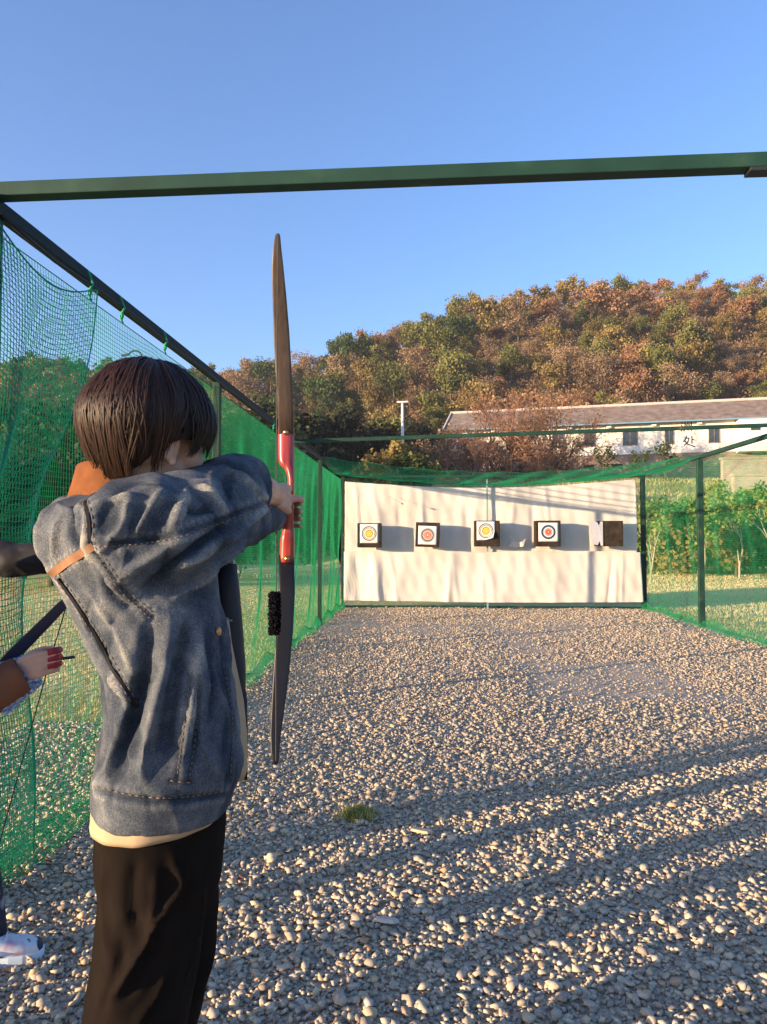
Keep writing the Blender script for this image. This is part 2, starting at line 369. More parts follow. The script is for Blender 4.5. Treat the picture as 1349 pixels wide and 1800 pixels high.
# loose net gathered at the foot of the side walls
def skirt(name,x,side,label):
    def f(s,t):
        return np.stack([x+side*(.02+.10*t/.3)*(1+.4*np.sin(s*3.3)), Y0+s+.02*np.sin(t*20), .035+.12*np.maximum(0,1-t/.3)*(1+.4*np.sin(s*5.1+1))+.02*np.sin(s*13)*t],-1)
    net(name,f,L,.3,.022,.0016,(1,0,0),netm,label,'net')
skirt('net_skirt',XL,.55,'loose hem of green net gathered on the gravel at the foot of the left wall')
skirt('net_skirt',XR,-.6,'loose hem of green net gathered on the gravel at the foot of the right wall')
# folded second layer near the camera, its edge falling in a wavy line
def curtain(s,t):
    u=s/1.0
    edge=.95-.55*np.clip(t/1.0,0,1)+.05*np.sin(t*3)-.12*np.exp(-((t-1.6)/.5)**2)
    top=H-.06-.13*np.sin(np.pi*np.clip(u*1.02,0,1))
    z=top*(1-t/2.6)+.05*(t/2.6)
    return np.stack([XL+.05+.05*np.sin(u*7+t)*np.sin(np.pi*t/2.6)+.02*np.sin(t*4), Y0-.1+u*edge, z],-1)
net('net_curtain',curtain,1.0,2.6,.026,.0016,(1,0,0),netm2,'darker doubled layer of green net with a wavy edge, nearest the camera on the left','net',rope=.0045)
# small ties
tie=mat('green_twine',(.02,.30,.14),rough=.7)
for k,(px,py,y) in enumerate([(120,470,0),(182,538,0),(265,605,0),(470,738,0)]):
    y=1300*1.73/(750-px); m=MB(); c=Vector((XL+.04,y,H-.05))
    m.tube([c+Vector((0,0,.06)),c+Vector((.02,.01,.0)),c+Vector((.0,.0,-.05)),c+Vector((.012,.01,-.09))],.006,6)
    m.tube([c+Vector((0,.02,-.02)),c+Vector((.02,-.015,-.05)),c+Vector((.0,.015,-.06))],.008,6)
    o=m.build('twine_tie',tie,fr,smooth=True)
# ------------------------------------------------------------------ white backdrop
cloth=mat('white_felt',(.78,.74,.69),rough=.95,spec=.1)
noise_col(cloth,[(.35,(.56,.52,.47)),(.5,(.64,.595,.54)),(.7,(.69,.645,.59))],scale=1.4,detail=8,bump=.15,bscale=60,bdist=.002)
YC=15.12
def folds(x,z,seed,depth):
    f=0
    for k in range(22):
        r=random.Random(seed*100+k)
        c=r.uniform(XL,XR); w=r.uniform(.04,.15); a=r.uniform(.02,.07)*depth*r.choice((1,1,-1)); sl=r.uniform(-.16,.16)
        f=f+a*np.exp(-((x-c-sl*(z-1.2))/w)**2)
    return f
def sheet(x0,x1,z0f,z1f,yoff,seed,up,flare=0):
    n,m=240,70
    U,V=np.meshgrid(np.linspace(0,1,n),np.linspace(0,1,m))
    Xs=x0+(x1-x0)*U; Z0=z0f(Xs); Z1=z1f(Xs); Zs=Z0+(Z1-Z0)*V
    Xs=Xs+flare*(1-V)*U**6
    d=(.30+.7*np.sin(np.pi*V)) if up else (.12+.88*(1-V**3))
    Ys=YC+yoff-folds(Xs,Zs,seed,.5)*d - .018*np.sin(Xs*3.1+seed)*(V)
    Ys+= .006*np.sin(Xs*23+Zs*4)*np.sin(Zs*7+1)
    i=np.arange(n*m).reshape(m,n)
    Fc=np.stack([i[:-1,:-1],i[:-1,1:],i[1:,1:],i[1:,:-1]],-1).reshape(-1,4)
    return np.stack([Xs,Ys,Zs],-1).reshape(-1,3),Fc
def add_sheet(name,V,F,parent):
    o=link(name,np_mesh(name,V,F),cloth,parent,smooth=True)
    s=o.modifiers.new('thick','SOLIDIFY'); s.thickness=.006; return o
bk=empty('backdrop',(1.3,YC,0)); tag(bk,'creased white cloth backdrop hung across the far end of the lane behind the targets','backdrop')
zt=lambda x:2.62-.16*np.sin(np.pi*(x-XL)/(XR-XL))+.03*(x-XL)/6
V,F=sheet(XL+.05,XR-.15,lambda x:1.13+0*x,zt,.05,3,True); add_sheet('upper_sheet',V,F,bk)
V,F=sheet(XL+.05,XR-.12,lambda x:.165-.012*np.sin(x*.9),lambda x:1.175+.012*np.sin(x*4),-.075,8,False,.05); add_sheet('lower_sheet',V,F,bk)
# ------------------------------------------------------------------ targets
foam=mat('black_foam',(.035,.028,.022),rough=.95,spec=.1)
noise_col(foam,[(.3,(.022,.017,.013)),(.6,(.05,.038,.028)),(.8,(.085,.06,.035))],scale=9,detail=8,bump=.4,bscale=50,bdist=.006)
def ring_mat(name,stops):
    m=mat(name,rough=.8,spec=.15); N,L,P=nodes(m)
    tc=N.new('ShaderNodeTexCoord'); ln=N.new('ShaderNodeVectorMath'); ln.operation='LENGTH'; L.new(tc.outputs['Object'],ln.inputs[0])
    ml=N.new('ShaderNodeMath'); ml.operation='MULTIPLY'; ml.inputs[1].default_value=1/.27; L.new(ln.outputs['Value'],ml.inputs[0])
    cr=N.new('ShaderNodeValToRGB'); ramp(cr,stops,'CONSTANT'); L.new(ml.outputs[0],cr.inputs[0]); L.new(cr.outputs[0],P.inputs['Base Color'])
    return m
Wp=(.72,.70,.70); K=(.025,.025,.03); Yl=(.80,.58,.09); Rd=(.62,.09,.05); Or=(.75,.25,.13); Bl=(.10,.20,.42); Yk=(.30,.26,.09)
q=1/.27
yel=ring_mat('yellow_ring_paper',[(0,Yk),(.008*q,Yl),(.028*q,Yk),(.036*q,Yl),(.060*q,K),(.070*q,Yl),(.084*q,Wp),(.104*q,K),(.114*q,Wp),(.128*q,K),(.146*q,Wp)])
red=ring_mat('red_ring_paper',[(0,(.85,.75,.55)),(.016*q,Rd),(.040*q,(.75,.45,.38)),(.050*q,Rd),(.066*q,(.72,.5,.45)),(.076*q,Or),(.092*q,Wp),(.100*q,K),(.122*q,Wp),(.128*q,K),(.138*q,Wp)])
blu=ring_mat('red_blue_ring_paper',[(0,(.85,.6,.3)),(.014*q,Rd),(.054*q,(.72,.6,.55)),(.062*q,Rd),(.074*q,(.75,.70,.70)),(.096*q,Bl),(.112*q,K),(.140*q,Wp)])
def target(px,py,wpx,hpx,label,pm=None,poff=(0,0),psz=(.36,.36),pc=None,rot=0.0,curl=False,thick=.20,lean=0.0):
    c=W(px,py,14.86); s=14.86/1300
    w,h=wpx*s,hpx*s
    t=empty('archery_target',c); tag(t,label,'target',group=None)
    m=MB(); m.box((-w/2,-thick/2,-h/2),(w/2,thick/2,h/2))
    o=m.build('foam_board',foam,None,bevel=.012); o.parent=t; o.rotation_euler=(lean,rot,0)
    # hanging loops up to the cloth
    if pm is not None:
        n=10; a,b=psz; V=[];F=[]
        for j in range(n+1):
            for i in range(n+1):
                x=-a/2+a*i/n; z=-b/2+b*j/n; y=-.004
                if curl:
                    k=max(0,(x/a)*.9-(z/b)*.9-.38); y-=k*.16; x-=k*.25*a; z+=k*.25*b
                V.append((x,y,z))
        for j in range(n):
            for i in range(n):
                k=j*(n+1)+i; F.append((k,k+1,k+n+2,k+n+1))
        m=MB(); m.add(V,F); o=m.build('paper_face',pm,None,smooth=True); o.parent=t
        o.location=(poff[0],-thick/2-.004,poff[1]); o.rotation_euler=(0,rot,0)
        sm_=o.modifiers.new('thick','SOLIDIFY'); sm_.thickness=.002
    return t
target(650,941,42,43,'leftmost archery target, yellow ringed paper pinned high on a black foam board',yel,(.0,.035),(.365,.38))
target(752,940,42,43,'second archery target from the left, red ringed white paper centred on its black board',red,(.0,-.01),(.37,.37),rot=R(2))
target(856,938,44,45,'middle archery target below the post, yellow ringed paper with a curling lower corner',yel,(-.025,.055),(.36,.37),curl=True)
target(962,938,44,45,'fourth archery target, red and blue ringed paper on black foam, left of the bare board',blu,(.01,.03),(.385,.37))
t5=target(1070,938,46,44,'rightmost target block, bare brown black foam with its paper torn away',None)
m=MB(); q5=14.74/1300
pts=[(-33,20),(-27,22),(-22,20),(-19,14),(-16,21),(-12,21),(-12,-21),(-16,-21),(-18,-13),(-21,-20),(-27,-19),(-31,-13),(-29,-4),(-33,3),(-31,12)]
vs=[(x*q5,-.118-.012*abs(x+12)/20+.003*math.sin(i*1.7),z*q5) for i,(x,z) in enumerate(pts)]; n=len(vs)
m.add(vs+[(x,y-.003,z) for x,y,z in vs],[tuple(range(n)),tuple(range(2*n-1,n-1,-1))]+[(i,i+n,(i+1)%n+n,(i+1)%n) for i in range(n)])
o=m.build('torn_paper',mat('torn_paper',(.50,.50,.55),rough=.9),None); o.parent=t5; o['label']='torn strip of white target paper'
# frayed opening and loose flap of the cloth between the third and fourth targets
c=W(898,955,15.05)
m=MB(); fl=[(0,0),(.06,.11),(.12,.02),(.22,.03),(.30,.10),(.25,-.06),(.10,-.09),(-.05,-.07)]
vs=[(c.x+x,15.03-.03*math.sin(3*i),c.z+z) for i,(x,z) in enumerate(fl)]; n=len(vs)
m.add(vs+[(x,y+.006,z) for x,y,z in vs],[tuple(range(n)),tuple(range(2*n-1,n-1,-1))]+[(i,i+n,(i+1)%n+n,(i+1)%n) for i in range(n)])
o=m.build('torn_flap',cloth,bk)
# thin arrow stuck in the cloth above the first target
m=MB(); a=W(683,872,15.05); b=W(710,887,14.75); m.tube([a,b],.004,6)
d=(b-a).normalized(); 
for k in range(3):
    n_=d.orthogonal().normalized(); n_.rotate(Matrix.Rotation(k*2.09,3,d)); m.add([b-d*.02,b-d*.09,b-d*.08+n_*.018,b-d*.03+n_*.018],[(0,1,2,3),(3,2,1,0)])
o=m.build('arrow',mat('arrow_shaft',(.25,.2,.2),rough=.5)); tag(o,'thin arrow stuck in the white cloth above the leftmost target','arrow')
# ------------------------------------------------------------------ vegetation builders
def leaf_quads(pos, size, nrm_bias=None, flat=.5):
    """random leaf sized quads at pos"""
    n=len(pos); Rm=rand_rot(n)
    s=np.asarray(size); s=s if s.ndim else np.full(n,float(s))
    q=np.array([(-.5,-.5,0),(.5,-.38,0),(.42,.5,0),(-.4,.42,0)])
    V=np.einsum('nij,kj->nki',Rm,q)*s[:,None,None]+pos[:,None,:]
    return V.reshape(-1,3), np.arange(4*n).reshape(-1,4)
def lobes(nl,rx,rz,seed,zc):
    r=np.random.default_rng(seed); out=[]
    for k in range(nl):
        a=r.uniform(0,2*np.pi); rr=rx*np.sqrt(r.uniform(0,1))*.62; z=zc+rz*r.uniform(-.55,.6)
        rad=rx*r.uniform(.28,.5)*(1-.25*abs(z-zc)/rz)
        out.append((rr*np.cos(a),rr*np.sin(a),z,rad))
    out.append((0,0,zc+rz*.25,rx*.5))
    return out
def crown(n,rx,rz,zc,leaf,seed,nl=11,twig=False):
    r=np.random.default_rng(seed+500); lb=lobes(nl,rx,rz,seed,zc); P=[];T=[]
    w=np.array([l[3]**2 for l in lb]); w/=w.sum(); cnt=(w*n).astype(int)
    for (x,y,z,rad),c in zip(lb,cnt):
        d=r.normal(size=(c,3)); d/=np.linalg.norm(d,axis=1)[:,None]
        rr=rad*(r.uniform(0,1,c)**.33)*(1+r.normal(0,.13,c))
        sub=r.normal(size=(max(3,c//30),3)); sub/=np.linalg.norm(sub,axis=1)[:,None]
        # pull leaves into sprays
        k=r.integers(0,len(sub),c); d=d*.62+sub[k]*.5
        p=np.array([x,y,z])+d*rr[:,None]*np.array([1,1,.82])
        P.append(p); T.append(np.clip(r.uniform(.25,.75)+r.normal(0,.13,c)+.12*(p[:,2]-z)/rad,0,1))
    P=np.concatenate(P);T=np.concatenate(T)
    V,F=leaf_quads(P,leaf*r.uniform(.55,1.35,len(P)))
    return V,F,T,lb
def tree_mesh(name,n,rx,rz,zc,leaf,seed,trunk_r=.16,mats=None,nl=11,limbs=True):
    V,F,T,lb=crown(n,rx,rz,zc,leaf,seed,nl)
    m=MB(); r=random.Random(seed)
    m.tube([(0,0,-.6),(.05*rx,0,zc*.45),(0,.04*rx,zc)],[trunk_r,trunk_r*.75,trunk_r*.35],6)
    if limbs:
        for l in lb[:7]:
            m.tube([(0,0,zc*.4),(l[0]*.5,l[1]*.5,zc*.4+(l[2]-zc*.4)*.6),(l[0],l[1],l[2])],[trunk_r*.45,trunk_r*.3,trunk_r*.12],4)
    tv=np.array(m.v); tf=[]; 
    for f in m.f:
        if len(f)==4: tf.append(f)
    tf=np.array(tf)
    allV=np.concatenate([V,tv]); allF=np.concatenate([F,tf+len(V)])
    me=np_mesh(name,allV,allF,np.concatenate([T,np.full(len(tf),.5)]),np.concatenate([np.zeros(len(F)),np.ones(len(tf))]))
    for mm in mats: me.materials.append(mm)
    return me
bark=mat('bark',(.10,.075,.055),rough=.95,spec=.1)
noise_col(bark,[(.3,(.06,.045,.035)),(.7,(.15,.115,.085))],scale=6,detail=6,bump=.5,bscale=20,bdist=.02,stretch=(1,1,.25))
pale_bark=mat('pale_bark',(.38,.33,.24),rough=.9,spec=.1)
FM={
 'russet':foliage_mat('russet_leaves',[(0,(.12,.065,.035)),(.4,(.22,.12,.065)),(.75,(.32,.185,.095)),(1,(.40,.25,.13))]),
 'brown':foliage_mat('brown_leaves',[(0,(.11,.078,.048)),(.45,(.22,.15,.09)),(.8,(.32,.22,.13)),(1,(.38,.28,.16))]),
 'gold':foliage_mat('golden_leaves',[(0,(.11,.082,.03)),(.45,(.21,.155,.055)),(.8,(.31,.235,.08)),(1,(.42,.33,.11))]),
 'olive':foliage_mat('olive_leaves',[(0,(.06,.068,.022)),(.45,(.12,.13,.04)),(.8,(.20,.20,.06)),(1,(.27,.25,.08))]),
 'deep':foliage_mat('shade_darkened_leaves',[(0,(.008,.011,.007)),(.5,(.02,.025,.013)),(1,(.05,.05,.022))],.1),  # evergreen taken near black, the shade put into its colour
 'fresh':foliage_mat('fresh_green_leaves',[(0,(.08,.13,.03)),(.4,(.16,.24,.05)),(.75,(.29,.37,.09)),(1,(.42,.42,.12))],.4),
 'green':foliage_mat('dark_green_leaves',[(0,(.02,.036,.014)),(.45,(.05,.08,.026)),(.8,(.085,.13,.038)),(1,(.13,.17,.05))]),
}
# ------------------------------------------------------------------ the wood on the hill
kinds=['russet','brown','gold','olive','green']
hill_me={}
for ki,k in enumerate(kinds):
    for v in range(3):
        rx=[2.9,3.5,2.5][v]; rz=[2.7,2.6,3.2][v]
        hill_me[(k,v)]=tree_mesh('hill_tree_'+k,2900,rx,rz,3.6,.18 if k!='brown' else .13,ki*10+v,.14,[FM[k],bark],nl=9,limbs=(k in('brown','russet')))
hl={'russet':'reddish brown autumn tree among the many in the wood on the hill',
    'brown':'half bare grey brown tree among the many in the wood on the hill',
    'gold':'golden yellow autumn tree among the many in the wood on the hill',
    'olive':'olive green tree among the many in the wood on the hill',
    'green':'dark evergreen tree among the many in the wood on the hill'}
pts=[]; r=random.Random(11); cell={}
tries=0
while tries<30000:
    tries+=1
    y=r.uniform(90,186); x=r.uniform(-.62,.66)*y
    md=4.0+ (1.4 if y>150 else 0)
    key=(int(x//7),int(y//7)); ok=True
    for a in(-1,0,1):
        for b in(-1,0,1):
            for q_ in cell.get((key[0]+a,key[1]+b),()):
                if (q_[0]-x)**2+(q_[1]-y)**2<md*md: ok=False
    if ok: cell.setdefault(key,[]).append((x,y)); pts.append((x,y))
def pick(x,y):
    px=750+1300*x/y; h=float(hnoise(x,y,13,4.)); h2=r.uniform(-1,1)
    v=h+.75*h2
    if px<620:
        c=['olive','olive','green','brown','gold','green']; 
    elif px<850:
        c=['russet','olive','gold','olive','brown','olive','green','russet']
    else:
        c=['russet','brown','gold','russet','olive','brown','russet','brown']
    i=int((v+1.6)/3.2*len(c)*1.0+r.uniform(-.8,.8)); return c[i%len(c)]
# largest in the picture first: near, inside the frame, and not hidden by the building
def vis(x,y):
    px=750+1300*x/y; return 340<px<1400
front=[p for p in pts if vis(*p)]; rest=[p for p in pts if not vis(*p)]
front.sort(key=lambda p:p[1]); ind=front[:288]; rest+=front[288:]
gname='trees of the wood on the hill'
zz=terrain(np.array([p[0] for p in ind]),np.array([p[1] for p in ind]))
for (x,y),z in zip(ind,zz):
    k=pick(x,y); me=hill_me[(k,r.randrange(3))]
    o=bpy.data.objects.new('hill_tree',me); COL.objects.link(o); o.location=(x,y,float(z)-.5)
    s=r.choice((.65,.75,.9,1.0,1.15,1.35))*r.uniform(.9,1.15); o.scale=(s*r.uniform(.9,1.15),s*r.uniform(.9,1.15),s*r.uniform(.85,1.2)); o.rotation_euler=(0,0,r.uniform(0,6.28))
    tag(o,hl[k],'tree',gname)
print('hill trees',len(ind),'rest',len(rest))
# the rest and the undergrowth as one mass each
AV=[];AF=[];AT=[];AM=[];off=0
rv=np.random.default_rng(3)
zz=terrain(np.array([p[0] for p in rest]),np.array([p[1] for p in rest]))
protoc=[crown(900,2.8,2.6,3.4,.33,900+i,9)[:3] for i in range(4)]
for (x,y),z in zip(rest,zz):
    V,F,T=protoc[r.randrange(4)]; a=r.uniform(0,6.28); s=r.uniform(.8,1.3)
    c_,s_=math.cos(a)*s,math.sin(a)*s
    V2=np.stack([V[:,0]*c_-V[:,1]*s_+x,V[:,0]*s_+V[:,1]*c_+y,V[:,2]*s+z-.5],-1)
    AV.append(V2);AF.append(F+off);AT.append(T);AM.append(np.full(len(F),{'russet':0,'brown':1,'gold':2,'olive':3,'green':4}[pick(x,y)])); off+=len(V2)
me=np_mesh('distant_wood',np.concatenate(AV),np.concatenate(AF),np.concatenate(AT),np.concatenate(AM))
for k in kinds: me.materials.append(FM[k])
o=link('distant_wood',me); tag(o,'mass of mixed autumn trees covering the rest of the hill and its crest','woodland',kind='stuff')
n=150000; y=rv.uniform(84,180,n); x=rv.uniform(-.45,.58,n)*y; z=terrain(x,y)+rv.uniform(.0,1.9,n)*(.55+.45*hnoise(x,y,2.2,1.))
V,F=leaf_quads(np.stack([x,y,z],-1),rv.uniform(.12,.32,n))
me=np_mesh('undergrowth',V,F,np.clip(.4+.25*hnoise(x,y,6,2.)+rv.normal(0,.15,n),0,1)); o=link('undergrowth',me,FM['brown']); tag(o,'brown scrub and undergrowth under the trees on the hill','undergrowth',kind='stuff')

# ------------------------------------------------------------------ bare twiggy trees
def bare_mesh(name,h,seed,trunk_r,depth,spread=.5,n0=1,mt=None,lean=0,length=.36,leaves=0,leafm=None,leaf=.1,ratio=.76,only=None):
    r=random.Random(seed); m=MB(); tips=[]
    def grow(p,d,L,rad,lv):
        q=p+d*L*.5+Vector((r.uniform(-1,1),r.uniform(-1,1),r.uniform(-.3,.6)))*L*.06; e=p+d*L
        sides=5 if lv<2 else 3
        m.tube([p,q,e],[rad,rad*.85,rad*.66],sides,caps=False)
        if lv>=depth: tips.append(e); return
        k=3 if lv<depth-1 else 3
        for i in range(k):
            a=d.orthogonal().normalized(); a.rotate(Matrix.Rotation(r.uniform(0,6.28),3,d))
            nd=(d+a*r.uniform(.35,1.0)*spread*2+Vector((0,0,.16))).normalized()
            grow(e if i<2 else q,nd,L*ratio*r.uniform(.8,1.1),max(rad*.58,.006),lv+1)
    for i in range(n0):
        a=2*math.pi*i/n0+r.uniform(-.3,.3); d=Vector((math.cos(a)*spread*.9*(n0>1)+lean,math.sin(a)*spread*.9*(n0>1),1)).normalized()
        grow(Vector((0,0,-.2)),d,h*length*(1 if i else 1.05),trunk_r,0)
    tv=np.array(m.v); tf=np.array(m.f)
    V,F,T,M=tv,tf,np.full(len(tf),.5),np.zeros(len(tf))
    if only=='leaves': V,F,T,M=V[:0],F[:0].reshape(0,4),T[:0],M[:0]; tv=V
    if leaves and tips:
        rr=np.random.default_rng(seed); tp=np.array([tuple(t) for t in tips]); k=rr.integers(0,len(tp),leaves)
        P=tp[k]+rr.normal(0,leaf*1.1,(leaves,3)); V2,F2=leaf_quads(P,leaf*rr.uniform(.6,1.4,leaves))
        V=np.concatenate([V,V2]);F=np.concatenate([F,F2+len(tv)]);T=np.concatenate([T,np.clip(rr.uniform(0,1,leaves),0,1)]);M=np.concatenate([M,np.ones(leaves)])
    me=np_mesh(name,V,F,T,M); me.materials.append(mt or bark); me.materials.append(leafm or FM['brown'])
    return me
twig=mat('twig_bark',(.25,.14,.09),rough=.95,spec=.1)
def put(name,me,loc,s=1,rz=0,label=None,cat='tree',group=None):
    o=bpy.data.objects.new(name,me); COL.objects.link(o); o.location=loc; o.rotation_euler=(0,0,rz); o.scale=(s,s,s) if not isinstance(s,tuple) else s
    return tag(o,label,cat,group)
def gz(x,y): return float(terrain(np.array([x]),np.array([y]))[0])
# ------------------------------------------------------------------ the long building
A=W(792,735,75.0); B=W(1500,735,67.5); A.z=B.z=0
ux=(B-A); Lb=ux.length; ux.normalize(); uy=Vector((-ux.y,ux.x,0))   # uy points away from the camera
rzb=math.atan2(ux.y,ux.x)
def zat(py,Y): return 1.4+(950-py)/1300*Y
Zb=zat(802,72)    # top of the stone base
Zw=zat(749,72)    # eave
Zr=zat(719,76.5)  # ridge
Z0=Zb-2.6
bd=empty('long_building',A+Vector((0,0,Z0)),rzb); tag(bd,'long low white building with a mossy brown roof at the foot of the hill','building')
plaster=mat('white_plaster',rough=.9,spec=.15); noise_col(plaster,[(.35,(.60,.57,.50)),(.5,(.74,.71,.65)),(.7,(.78,.76,.71))],scale=.5,detail=9,bump=.1,bscale=8)
stone=mat('rubble_stone',rough=.95,spec=.1); N,L_,P=nodes(stone)
tc=N.new('ShaderNodeTexCoord'); br=N.new('ShaderNodeTexBrick'); br.inputs['Scale'].default_value=1.6; br.inputs['Color1'].default_value=(.36,.25,.18,1); br.inputs['Color2'].default_value=(.26,.20,.15,1); br.inputs['Mortar'].default_value=(.16,.13,.11,1); br.inputs['Mortar Size'].default_value=.03
mp=N.new('ShaderNodeMapping'); mp.inputs['Rotation'].default_value=(R(90),0,0); L_.new(tc.outputs['Object'],mp.inputs[0]); L_.new(mp.outputs[0],br.inputs['Vector']); L_.new(br.outputs['Color'],P.inputs['Base Color'])
roofm=mat('mossy_roof',rough=.95,spec=.1); noise_col(roofm,[(.3,(.15,.115,.09)),(.5,(.22,.175,.145)),(.7,(.29,.23,.19))],scale=1.6,detail=10,bump=.6,bscale=9,bdist=.08)
ridgem=mat('ridge_tile',(.48,.40,.36),rough=.9)
bluem=mat('blue_fascia',(.13,.26,.36),rough=.7)
glass=mat('window_glass',(.03,.04,.05),rough=.15,spec=.6)
framem=mat('window_frame',(.22,.17,.14),rough=.7)
def lb(u,v,z): return (u,v,z-Z0)
def bpart(name,mb,m,parent=None,label=None,smooth=False,bev=0):
    o=mb.build(name,m,None,smooth,bev); o.parent=parent or bd
    if label: o['label']=label
    return o
m=MB(); m.box(lb(0,0,Zb),lb(Lb,8,Zw)); bpart('wall',m,plaster)
m=MB(); m.box(lb(-.05,-.12,Z0-2),lb(Lb+.05,8.1,Zb-.003)); bpart('stone_base',m,stone)
m=MB(); vs=[lb(-.6,-.8,Zw-.05),lb(Lb+.6,-.8,Zw-.05),lb(Lb+.6,4,Zr),lb(-.6,4,Zr),lb(-.6,8.8,Zw-.05),lb(Lb+.6,8.8,Zw-.05)]
m.add(vs,[(0,1,2,3),(3,2,5,4),(0,3,4),(1,5,2),(0,4,5,1)]); rf=bpart('roof',m,roofm)
m=MB(); m.tube([lb(-.7,4,Zr+.04),lb(Lb+.7,4,Zr+.04)],.16,8); rr_=bpart('ridge',m,ridgem,rf)
m=MB(); m.bar(lb(-.62,-.82,Zw-.02),lb(-.62,4,Zr+.03),.14,.2); bpart('verge',m,ridgem,rf)
m=MB(); m.box(lb(-.6,-.90,Zw-.12),lb(Lb+.6,-.803,Zw+.0)); bpart('fascia',m,bluem,rf)
def upx(px): # position along the front wall of a photo column
    d=ray(px,780); d=Vector((d.x,d.y,0)); # solve A+ux*u = CAM+d*k
    a=np.array([[ux.x,-d.x],[ux.y,-d.y]]); s=np.linalg.solve(a,np.array([-A.x,-A.y])); return float(s[0])
for px0,px1 in ((893,915),(974,991),(1028,1046),(1096,1120),(1170,1184),(1247,1265)):
    u0,u1=upx(px0),upx(px1); z0,z1=zat(786,72),zat(760,72)
    m=MB()
    for a,b,c,d in ((u0-.06,z0-.06,u1+.06,z0),(u0-.06,z1,u1+.06,z1+.06),(u0-.06,z0+.001,u0,z1-.001),(u1,z0+.001,u1+.06,z1-.001),((u0+u1)/2-.02,z0+.001,(u0+u1)/2+.02,z1-.001)):
        m.box(lb(a,-.07,b),lb(c,-.004,d))
    w=bpart('window',m,framem)
    m=MB(); m.box(lb(u0+.001,-.03,z0+.001),lb(u1-.001,-.012,z1-.001)); bpart('pane',m,glass,w)
for px in (868,933,1002,1071,1150,1230):
    u=upx(px); z=zat(752,72); m=MB(); m.box(lb(u-.22,-.34,z-.18),lb(u+.22,-.006,z+.16)); bpart('wall_lamp',m,mat('lamp_white',(.75,.73,.68)),label='small white box lamp under the eave',bev=.03)
for px in (884,940,990,1035,1085):
    u=upx(px); z=zat(822,72); m=MB(); m.box(lb(u-.5,-.135,z-.25),lb(u+.5,-.124,z+.2)); bpart('vent_opening',m,mat('dark_opening',(.01,.01,.01)))
# painted characters: strokes in a unit square
ink=mat('black_wall_paint',(.02,.02,.025),rough=.8)
def glyph(strokes,px,py,size,name):
    u=upx(px); z=zat(py,72); m=MB()
    for st in strokes:
        w0=.085*size
        for (a,b),(c,d) in zip(st[:-1],st[1:]):
            p=Vector(lb(u+(a-.5)*size,-.012,z+(b-.5)*size)); q=Vector(lb(u+(c-.5)*size,-.012,z+(d-.5)*size))
            m.bar(p,q,.012,w0,up=Vector((0,1,0)).cross(q-p).normalized() if (q-p).length>0 else Vector((0,0,1)))
    return bpart('painted_character',m,ink)
glyph([[(.05,.9),(.18,.78)],[(.0,.6),(.14,.5)],[(.02,.05),(.2,.38)],[(.35,.95),(.35,.3),(.25,.05)],[(.6,.9),(.6,.1)],[(.88,.97),(.88,.02)],[(.45,.65),(.48,.45)],[(.72,.65),(.76,.45)]],1208,757,1.05,'upper')
glyph([[(.3,.95),(.22,.7),(.05,.45)],[(.2,.75),(.5,.78),(.38,.45),(.1,.15)],[(.15,.55),(.4,.25),(.95,.05)],[(.7,.95),(.7,.3)],[(.7,.7),(.9,.58)]],1212,783,1.15,'lower')
# right hand wing, proud of the wall
u0=upx(1294); m=MB(); m.box(lb(u0,-1.6,Zb-.2),lb(Lb,-.01,Zw-.25)); wg=bpart('wing_wall',m,plaster,label='projecting right hand section of the white wall')
u1,u2=upx(1314),upx(1330); z0,z1=zat(767,70),zat(758,70)
m=MB(); m.box(lb(u1,-1.66,z0),lb(u2,-1.603,z1)); bpart('window',m,glass)
# ------------------------------------------------------------------ posts and lamps far off
white=mat('white_metal',(.62,.62,.62),rough=.5)
p=W(708,740,58); zt_=zat(707,58); g=gz(p.x,58)
pl=empty('lamp_post',(p.x,58,g)); tag(pl,'slim white post with a flat T shaped head above the yellow bush','lamp post')
m=MB(); m.tube([(p.x,58,g-.3),(p.x,58,zt_)],[.14,.11],8); m.build('pole',white,pl,smooth=True)
m=MB(); m.bar((p.x-.45,58,zt_+.05),(p.x+.45,58,zt_+.08),.35,.12); m.build('lamp_head',white,pl)
p=W(250,640,34); g=gz(p.x,34); zt_=zat(612,34)
pl=empty('street_lamp',(p.x,34,g)); tag(pl,'thin curved neck street lamp rising behind the archer','street lamp')
pts=[(p.x,34,g-.3),(p.x,34,zt_-.2)]+[(p.x-.35+.35*math.cos(a),34,zt_-.2+.35*math.sin(a)) for a in np.linspace(.3,2.6,8)]
m=MB(); m.tube(pts,.045,6); m.build('pole',mat('grey_metal',(.03,.03,.035),rough=.6),pl,smooth=True)
m=MB(); e=Vector(pts[-1]); m.bar(e,e+Vector((-.35,0,-.06)),.16,.07); m.build('lamp_head',mat('lamp_grey',(.05,.05,.055),rough=.6),pl)

